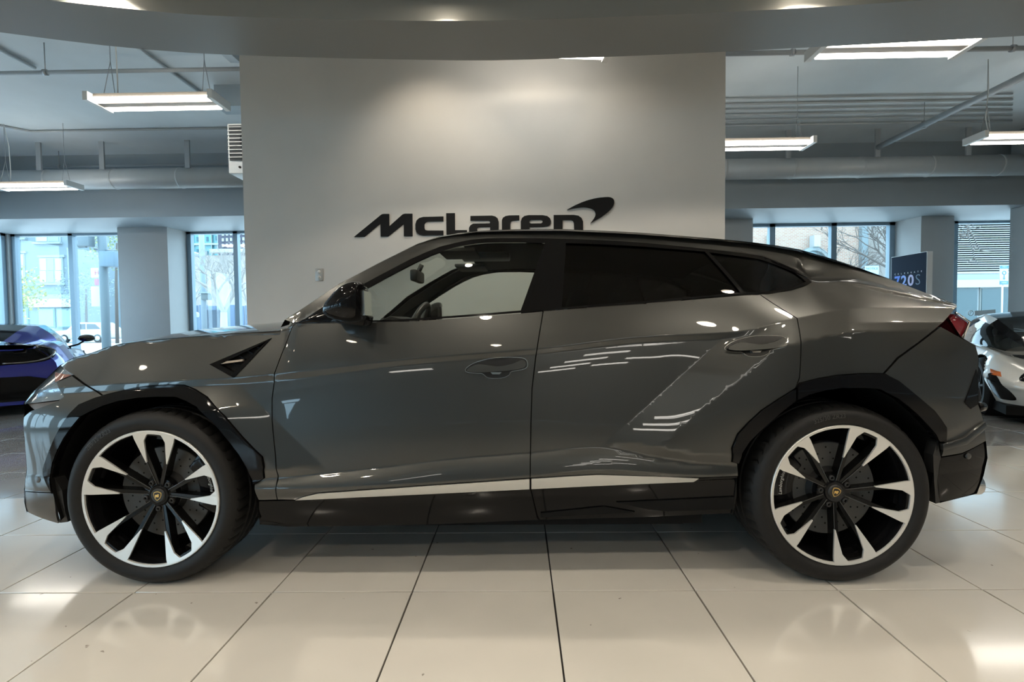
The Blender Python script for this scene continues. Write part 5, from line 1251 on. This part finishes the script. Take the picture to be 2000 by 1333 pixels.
# white hatchback-like vehicle at the kerb
def street_car(name, label, px0, px1, pyb, Y, color):
    a, _ = P2(px0, pyb, Y); b, _ = P2(px1, pyb, Y); L = b-a; s = L/4.6; z = -.16
    o = empty(name, ((a+b)/2, Y, z), label, 'car')
    X = lambda u: a+u*s
    prof = [(0.05,.35),(0,.75),(.25,.98),(1.15,1.06),(1.75,1.58),(2.2,1.68),(3.6,1.66),(4.3,1.15),(4.58,1.0),(4.6,.4),(4.4,.3),(.2,.3)]
    q = MB(); q.prism([(X(u), z+v*s) for u, v in prof], lambda u, v, d: (u, Y+d, v), 1.8*s); q.build('body', color, o, bevel=.06*s, seg=2)
    for wn in ([(1.5,1.10),(1.95,1.52),(2.75,1.55),(2.75,1.10)], [(2.85,1.10),(2.85,1.55),(3.55,1.52),(4.0,1.12)]):
        q = MB(); q.prism([(X(u), z+v*s) for u, v in wn], lambda u, v, d: (u, Y-.01+d, v), .02); q.build('side_window', omat('street_glass', (.05,.08,.10), rough=.1), o)
    for u in (.95, 3.7):
        q = MB(); q.lathe([(.001, -.02), (.2*s, -.02), (.22*s, 0), (.34*s, -.01), (.35*s, .2*s), (.001, .2*s)], 24, Matrix.Translation((X(u), Y, z+.35*s)) @ Matrix.Rotation(-math.pi/2, 4, 'X')); w = q.build('wheel', rubber, o)
        q = MB(); q.lathe([(.001, -.04), (.2*s, -.03), (.2*s, -.0)], 20, Matrix.Translation((X(u), Y, z+.35*s)) @ Matrix.Rotation(-math.pi/2, 4, 'X')); q.build('rim', silver, w)
    return o
street_car('parked_car', 'white family car parked across the street beyond the signal pole', 103, 212, 664, 42, omat('street_white', (.85, .86, .86), rough=.3, coat=1))
street_car('parked_car', 'silver car parked across the street outside the shopfront', 20, 96, 662, 45, omat('street_silver', (.50, .55, .58), rough=.3, coat=1))
# traffic signal on its pole
YS = 17; sgrey = omat('signal_grey', (.20, .27, .31), rough=.5)
ts = empty('traffic_signal', (float(onY(205, 690, YS)[0]), YS, -.02), 'tall street pole carrying a traffic signal head and hanging banners', 'traffic signal')
px_, _ = P2(205, 600, YS); q = MB(); q.tube([(px_, YS, -.02), (px_, YS, 6.5)], .13, 14); q.build('pole', sgrey, ts)
def sp(name, material, x0, y0, x1, y1, d0, d1, par=ts, bevel=.02): return part(par, name, material, x0, y0, x1, y1, YS, d0, d1, bevel)
hd = sp('signal_head', sgrey, 166, 440, 190, 484, -.35, -.05, bevel=.05)
for py in (451, 466, 478):
    c = onY(168, py, YS-.2); q = MB(); q.tube([c, c+np.array([-.22, -.02, -.02])], .10, 12, cap=False); q.build('signal_visor', sgrey, hd)
sp('signal_back_box', omat('box_blue_grey', (.22, .33, .42), rough=.5), 207, 493, 236, 522, -.3, .1)
q = MB(); a = onY(200, 489, YS); b = onY(225, 489, YS); q.tube([onY(185, 487, YS), onY(228, 491, YS)], .04, 8); q.build('bracket_arm', sgrey, ts)
sp('banner', omat('banner_white', (.80, .84, .86), rough=.7), 179, 524, 199, 543, -.05, -.02); sp('banner', omat('banner_pale', (.66, .74, .84), rough=.7), 179, 560, 199, 599, -.05, -.02)
sp('banner', omat('banner_red', (.55, .16, .24), rough=.7), 186, 545, 199, 558, -.05, -.02)
V_, F_ = text_mesh('HS', .22, .004); c = onY(191.5, 533, YS-.06); q = MB(); q.add([(c[0]+a, c[1]-t, c[2]+b) for a, b, t in V_], F_); q.build('banner_print', omat('print_red', (.75, .08, .12), rough=.6), ts, fix=False)
# second pole, lamp arm and signal box seen through the other bay
YP = 26; pg = omat('pole_grey', (.42, .52, .58), rough=.5)
sl = empty('street_light', (float(onY(403, 640, YP)[0]), YP, -.16), 'grey street light pole with arm and small signal box', 'street light')
x_, _ = P2(398, 600, YP); q = MB(); q.tube([(x_, YP, -.16), (x_, YP, 7)], .13, 12); q.build('pole', pg, sl)
q = MB(); q.tube([onY(366, 492, YP), onY(385, 498, YP), onY(399, 503, YP)], .11, 10); q.build('arm', pg, sl)
part(sl, 'signal_box', omat('box_dark', (.20, .25, .26), rough=.5), 399, 573, 412, 586, YP, -.3, .1, .03); part(sl, 'box_hood', pg, 397, 571, 414, 574, YP, -.4, .1)
# towers and hoarding
YT = 95; tw = omat('tower_glass', (.22, .62, .68), rough=.2); tl_ = omat('tower_frame', (.75, .85, .85), rough=.5)
t1 = empty('glass_tower', (float(onY(395, 640, YT)[0]), YT, 0), 'turquoise glass tower with white frame far behind the street', 'building')
q = MB(); q.box((float(onY(300, 560, YT)[0]), YT, 0), (float(onY(428, 560, YT)[0]), YT+12, 45)); q.build('facade', tw, t1)
for px in (378, 392, 416, 428): part(t1, 'mullion', tl_, px-1.5, 430, px+1.5, 560, YT, -.4, .1)
for py in (478, 516, 548): part(t1, 'floor_band', tl_, 340, py-1.2, 430, py+1.2, YT, -.45, .1)
for px, py in ((374, 466), (386, 468), (405, 468), (423, 466), (374, 492), (386, 492), (405, 496)): part(t1, 'window', omat('tower_dark', (.06, .22, .28), rough=.2), px-2, py-5, px+2, py+4, YT, -.1, .05)
t2 = empty('brick_tower', (float(onY(460, 640, YT)[0]), YT-6, 0), 'dark brick tower with rows of small pale windows', 'building')
q = MB(); q.box((float(onY(429, 560, YT-6)[0]), YT-6, 0), (float(onY(560, 560, YT-6)[0]), YT+5, 45)); q.build('facade', omat('tower_brick', (.16, .15, .20), rough=.9), t2)
for r_ in range(4):
    for c_ in range(7): part(t2, 'window', glw, 434+c_*8, 455+r_*11-c_*.4, 438+c_*8, 461+r_*11-c_*.4, YT-6, -.15, .05)
YL = 60; lw_ = empty('low_building', (float(onY(430, 640, YL)[0]), YL, 0), 'low pale building with parapet behind the bare street tree', 'building')
q = MB(); q.box((float(onY(340, 560, YL)[0]), YL, 0), (float(onY(600, 560, YL)[0]), YL+6, float(onY(430, 499, YL)[2]))); q.build('wall', omat('pale_brick', (.80, .70, .62), rough=.9, noise=.15, nscale=.8), lw_)
part(lw_, 'parapet', omat('parapet_white', (.85, .88, .88), rough=.8), 415, 488, 490, 494, YL, -.6, .3)
YH = 34; hb_ = empty('hoarding', (float(onY(430, 640, YH)[0]), YH, -.16), 'blue-grey construction hoarding along the far kerb', 'fence')
for k in range(9): part(hb_, 'panel', omat('hoarding_blue%d' % (k % 2), ((.26, .36, .50), (.22, .31, .45))[k % 2], rough=.7), 352+k*18, 598-(k % 3), 369.4+k*18, 650, YH, 0, .12, .01)
part(hb_, 'doorway', omat('door_dark', (.10, .14, .19), rough=.6), 405, 606, 431, 650, YH, -.1, .02)
YN = 24; nb_ = empty('litter_bin', (float(onY(379, 650, YN)[0]), YN, -.16), 'blue litter bin post with a white bag on top', 'bin')
part(nb_, 'bin_body', omat('bin_blue', (.18, .30, .42), rough=.6), 376, 620, 384, 668, YN, 0, .3, .03); part(nb_, 'bag', omat('bag_white', (.82, .85, .84), rough=.7), 373.5, 610, 383.5, 621, YN, -.02, .3, .08)
# trees
bark = omat('pale_bark', (.62, .58, .54), rough=.9); barkd = omat('dark_bark', (.20, .17, .15), rough=.9)
def bare_tree(base, h, label, material, seed, depth=5, spread=.55, r0=.12, lean=(0, 0)):
    rnd = random.Random(seed); o = empty('bare_tree', tuple(map(float, base)), label, 'tree'); q = MB(); B = Vector(base)
    top = B+Vector((lean[0]*.35, lean[1]*.35, h*.35)); q.tube([B, B.lerp(top, .5)+Vector((rnd.uniform(-.05, .05), 0, 0)), top], r0, 8, radii=[r0*1.2, r0, r0*.85]); q.build('trunk', material, o)
    br = MB()
    def grow(p, d, L, r, k):
        e = p+d*L; mid = p.lerp(e, .5)+Vector((rnd.uniform(-1, 1), rnd.uniform(-1, 1), rnd.uniform(-.4, .8)))*L*.07
        br.tube([p, mid, e], r, 5 if k < 3 else 6, cap=False, radii=[r, r*.8, r*.6])
        if k == 0: return
        for i in range(3 if k > 1 else 2):
            dd = (d+Vector((rnd.uniform(-1, 1), rnd.uniform(-1, 1), rnd.uniform(-.5, .7)))*spread*1.2).normalized()
            grow(p.lerp(e, rnd.uniform(.55, 1)), dd, L*rnd.uniform(.6, .82), r*.55, k-1)
    for i in range(4):
        a = i*1.57+rnd.uniform(-.4, .4); d = Vector((math.cos(a)*.55+lean[0]*.1, math.sin(a)*.55, .9)).normalized(); grow(top, d, h*.26, r0*.6, depth)
    b_ = br.build('branches', material, o, fix=False); b_['kind'] = 'stuff'
    return o
def at(px, py, Y, z=-.16): return (float(onY(px, py, Y)[0]), Y, z)
bare_tree(at(438, 640, 24), 5.6, 'pale bare street tree in front of the blue hoarding', bark, 3, 5, r0=.17)
bare_tree(at(490, 640, 30), 6.2, 'pale bare street tree half hidden by the logo wall edge', bark, 8, 4)
bare_tree(at(366, 640, 33), 6.5, 'bare street tree behind the street light arm', bark, 5, 4)
bare_tree(at(1775, 640, 18), 5.6, 'dark bare tree spreading before the brick building', barkd, 12, 5, .6, r0=.13)
bare_tree(at(1640, 640, 27), 6.0, 'thin dark bare tree before the brick front', barkd, 21, 4, .6, r0=.10)
# hanging branch before the clapboard front
hbx = onY(1889, 436, 19); o = empty('bare_tree', at(2040, 640, 19), 'dark leafless branch of a tree hanging before the white clapboard front', 'tree'); q = MB(); tb = at(2040, 640, 19); q.tube([tb, (tb[0]-.1, 19, 3.0), (tb[0]-.5, 19, 5.4), (tb[0]-1.6, 19, 5.9), (float(hbx[0])+.1, 19, 5.5), (float(hbx[0]), 19, float(hbx[2]))], .1, 8, radii=[.16, .14, .1, .07, .05, .03]); q.build('trunk', barkd, o); q = MB()
for L in ([(1889,428),(1889,445),(1893,466),(1900,490),(1904,506),(1912,517)], [(1889,445),(1903,466),(1912,486),(1920,490),(1936,492)], [(1904,506),(1896,508),(1888,514)], [(1889,447),(1901,443),(1910,447),(1918,441)], [(1893,466),(1886,458),(1878,464)], [(1900,490),(1908,478)]):
    P_ = smooth_poly([onY(x, y, 19) for x, y in L], 4); q.tube(P_, .02, 6, radii=list(np.linspace(.028, .008, len(P_))))
q.build('twigs', barkd, o, fix=False)['kind'] = 'stuff'
def leafy(px, py, Y, r, label, cols, seed):
    rnd = random.Random(seed); B = at(px, 640, Y); o = empty('leafy_tree', B, label, 'tree'); c = Vector(tuple(map(float, onY(px, py, Y))))
    q = MB(); q.tube([B, (B[0]+.1, Y, c.z*.6), tuple(c)], .1, 8, radii=[.13, .1, .06]); q.build('trunk', barkd, o)
    for k, col in enumerate(cols):
        q = MB()
        for i in range(420):
            d = Vector((rnd.gauss(0, 1), rnd.gauss(0, 1), rnd.gauss(0, .8))).normalized()*r*rnd.uniform(.45, 1.05); p = c+d
            u = Vector((rnd.uniform(-1, 1), rnd.uniform(-1, 1), rnd.uniform(-1, 1))).normalized(); v = u.orthogonal().normalized(); s = rnd.uniform(.06, .13)
            q.add([p-u*s, p+v*s*.55, p+u*s, p-v*s*.55], [(0, 1, 2, 3)])
        q.build('foliage', omat('leaf_%d_%d' % (seed, k), col, rough=.7), o, fix=False)['kind'] = 'stuff'
leafy(18, 572, 27, 1.55, 'yellow-green leafy tree before the stucco building', [(.62, .60, .08), (.32, .42, .10)], 4)
leafy(228, 475, 40, 2.2, 'light green leafy tree behind the signal pole', [(.50, .58, .25), (.36, .46, .20)], 6)
leafy(168, 565, 48, 2.4, 'grey-green shrub-like tree beside the parked white car', [(.34, .44, .44), (.42, .52, .50)], 9)
# brick building
YK = 31; bb = empty('brick_building', (float(onY(1560, 640, YK)[0]), YK, 0), 'orange brick building with white keystone and arched top', 'building')
bm_ = omat('orange_brick', (.80, .50, .36), rough=.9); nt = bm_.node_tree; b_ = nt.nodes['Principled BSDF']; br = nt.nodes.new('ShaderNodeTexBrick'); ge = nt.nodes.new('ShaderNodeNewGeometry'); mp = nt.nodes.new('ShaderNodeMapping'); mp.inputs['Rotation'].default_value = (math.pi/2, 0, 0)
br.inputs['Scale'].default_value = 1; br.inputs['Brick Width'].default_value = .24; br.inputs['Row Height'].default_value = .085; br.inputs['Mortar Size'].default_value = .012
br.inputs['Color1'].default_value = (.33, .17, .11, 1); br.inputs['Color2'].default_value = (.36, .23, .16, 1); br.inputs['Mortar'].default_value = (.36, .33, .30, 1)
nt.links.new(ge.outputs['Position'], mp.inputs['Vector']); nt.links.new(mp.outputs['Vector'], br.inputs['Vector']); nt.links.new(br.outputs['Color'], b_.inputs['Base Color'])
q = MB(); q.box((float(onY(1380, 560, YK)[0]), YK, 0), (float(onY(1678, 560, YK)[0]), YK+8, 9)); q.build('wall', bm_, bb)
stn = omat('pale_stone', (.82, .84, .82), rough=.8)
part(bb, 'keystone', stn, 1581, 462, 1593, 484, YK, -.5, .1); part(bb, 'downpipe', omat('downpipe_grey', (.38, .46, .48), rough=.5), 1678, 420, 1687, 640, YK, -.3, .1)
c = onY(1590, 512, YK-.3); q = MB(); A_ = [(c[0]+1.0*math.cos(a), c[2]-.1+1.0*math.sin(a)) for a in np.linspace(0, math.pi, 20)]+[(c[0]+.78*math.cos(a), c[2]-.1+.78*math.sin(a)) for a in np.linspace(math.pi, 0, 20)]; q.prism(A_, lambda u, v, d: (u, YK-.35+d, v), .4); q.build('arch', omat('arch_grey', (.45, .52, .52), rough=.6), bb)
q = MB(); A_ = [(c[0]+.78*math.cos(a), c[2]-.1+.78*math.sin(a)) for a in np.linspace(0, math.pi, 20)]; q.prism(A_, lambda u, v, d: (u, YK-.1+d, v), .12); q.build('arch_glass', glz, bb)
part(bb, 'window', stn, 1497, 460, 1502, 480, YK, -.2, .05)
# white block beside it
YV = 34; vb = empty('white_building', (float(onY(1715, 640, YV)[0]), YV, 0), 'white rendered block beside the brick building', 'building')
q = MB(); q.box((float(onY(1688, 560, YV)[0]), YV, 0), (float(onY(1840, 560, YV)[0]), YV+6, 10)); q.build('wall', omat('white_render', (.86, .88, .86), rough=.9), vb)
part(vb, 'perforated_screen', omat('screen_mesh', (.62, .72, .72), rough=.7, noise=.3, nscale=9), 1716, 440, 1742, 500, YV, -.2, .05)
# clapboard front
YQ = 27; cb = empty('clapboard_building', (float(onY(1920, 640, YQ)[0]), YQ, 0), 'white clapboard front above a dark shop window', 'building')
q = MB(); q.box((float(onY(1845, 560, YQ)[0]), YQ, 0), (float(onY(2300, 560, YQ)[0]), YQ+6, 10)); q.build('wall', omat('clap_white', (.80, .86, .87), rough=.8), cb)
for k in range(24): part(cb, 'clapboard', omat('clap_white', (.80, .86, .87), rough=.8), 1850, 431.4+k*4.25, 2080, 435.2+k*4.25, YQ, -.07, .02)
part(cb, 'fascia', omat('fascia_grey', (.52, .58, .60), rough=.7), 1850, 537, 2080, 546, YQ, -.15, .05); part(cb, 'sign_band', omat('band_cream', (.85, .85, .80), rough=.7), 1850, 548, 2080, 560, YQ, -.25, .05)
for a, b in ((1852, 1905), (1912, 1990), (1995, 2060)):
    w = part(cb, 'shop_window', omat('shop_frame', (.60, .62, .58), rough=.6), a, 562, b, 632, YQ, -.1, .05); part(w, 'pane', omat('shop_glass', (.08, .14, .15), rough=.1), a+1.5, 564, b-1.5, 630, YQ, -.14, -.08)
# signs
def sign_post(px, py0, py1, w, Y, label, face, prints, name='street_sign'):
    o = empty(name, at(px, 640, Y), label, 'sign'); x, zt = P2(px, py0, Y); _, zb = P2(px, py1, Y); hw = w/2*Y/CF
    q = MB(); q.tube([(x, Y+.04, -.16), (x, Y+.04, zt)], .025, 8); q.build('post', steel, o)
    q = MB(); q.box((x-hw, Y-.01, zb), (x+hw, Y+.01, zt)); q.build('sign_face', face, o, bevel=.005)
    return o, x, zt, zb, hw
sb_ = omat('sign_blue', (.10, .30, .48), rough=.5); sw_ = omat('sign_pale', (.70, .86, .92), rough=.5)
o, x, zt, zb, hw = sign_post(1703, 519, 537, 26, 18, 'pale blue notice sign on a post outside the window', sw_, None)
V_, F_ = text_mesh('NOTICE', .115, .004); q = MB(); q.add([(x+a, 18-.014-t, (zt+zb)/2+.05+b) for a, b, t in V_], F_); q.build('sign_print', sb_, o, fix=False)
for (za, zb2, xa, xb2) in ((zt-.008, zt, -hw, hw), (zb, zb+.008, -hw, hw)): q = MB(); q.box((x+xa, 18-.016, za), (x+xb2, 18-.008, zb2)); q.build('sign_border', sb_, o)
o, x, zt, zb, hw = sign_post(1961, 519, 556, 16, 17, 'blue and white street sign with an arrow by the clapboard front', sw_, None)
for a, b in ((zt-.10, zt), (zb, zb+.11)): q = MB(); q.box((x-hw, 17-.018, a), (x+hw, 17-.008, b)); q.build('sign_band', sb_, o)
for t_, z_ in (('PAY', zt-.05), ('HERE', zb+.055)): V_, F_ = text_mesh(t_, .075, .003); q = MB(); q.add([(x+a, 17-.02-t, z_+b) for a, b, t in V_], F_); q.build('sign_print', sw_, o, fix=False)
q = MB(); zc_ = (zt+zb)/2; q.prism([(x-.012, zc_+.0), (x+.012, zc_+.0), (x+.012, zc_-.10), (x+.045, zc_-.10), (x, zc_-.16), (x-.045, zc_-.10), (x-.012, zc_-.10)], lambda u, v, d: (u, 17-.018+d, v), .008); q.build('sign_arrow', sb_, o)
q = MB(); q.lathe([(.045, 0), (.065, 0), (.065, .008), (.045, .008)], 20, Matrix.Translation((x, 17-.01, zc_+.07)) @ Matrix.Rotation(math.pi/2, 4, 'X')); q.build('sign_ring', sb_, o)
# parking decal on the window beside the column
c = onY(1918, 611, 11.66); o = empty('window_decal', (float(c[0]), 11.66, float(c[2])), 'white printed parking decal on the pane beside the square column', 'decal'); dm = omat('decal_white', (.85, .87, .85), rough=.6)
q = MB(); cc = onY(1896, 612, 11.66); q.lathe([(.05, 0), (.065, 0), (.065, .003), (.05, .003)], 20, Matrix.Translation(tuple(cc)) @ Matrix.Rotation(math.pi/2, 4, 'X')); q.build('decal_ring', dm, o)
V_, F_ = text_mesh('P', .09, .002); q = MB(); q.add([(cc[0]+a, cc[1]-.002-t, cc[2]+b) for a, b, t in V_], F_); q.build('decal_letter', dm, o, fix=False)
q = MB(); A_ = [P2(x, y, 11.66) for x, y in ((1903,607.5),(1944,605),(1944,616),(1903,617))]; q.prism(A_, lambda u, v, d: (u, 11.655+d, v), .003); q.build('decal_panel', dm, o)
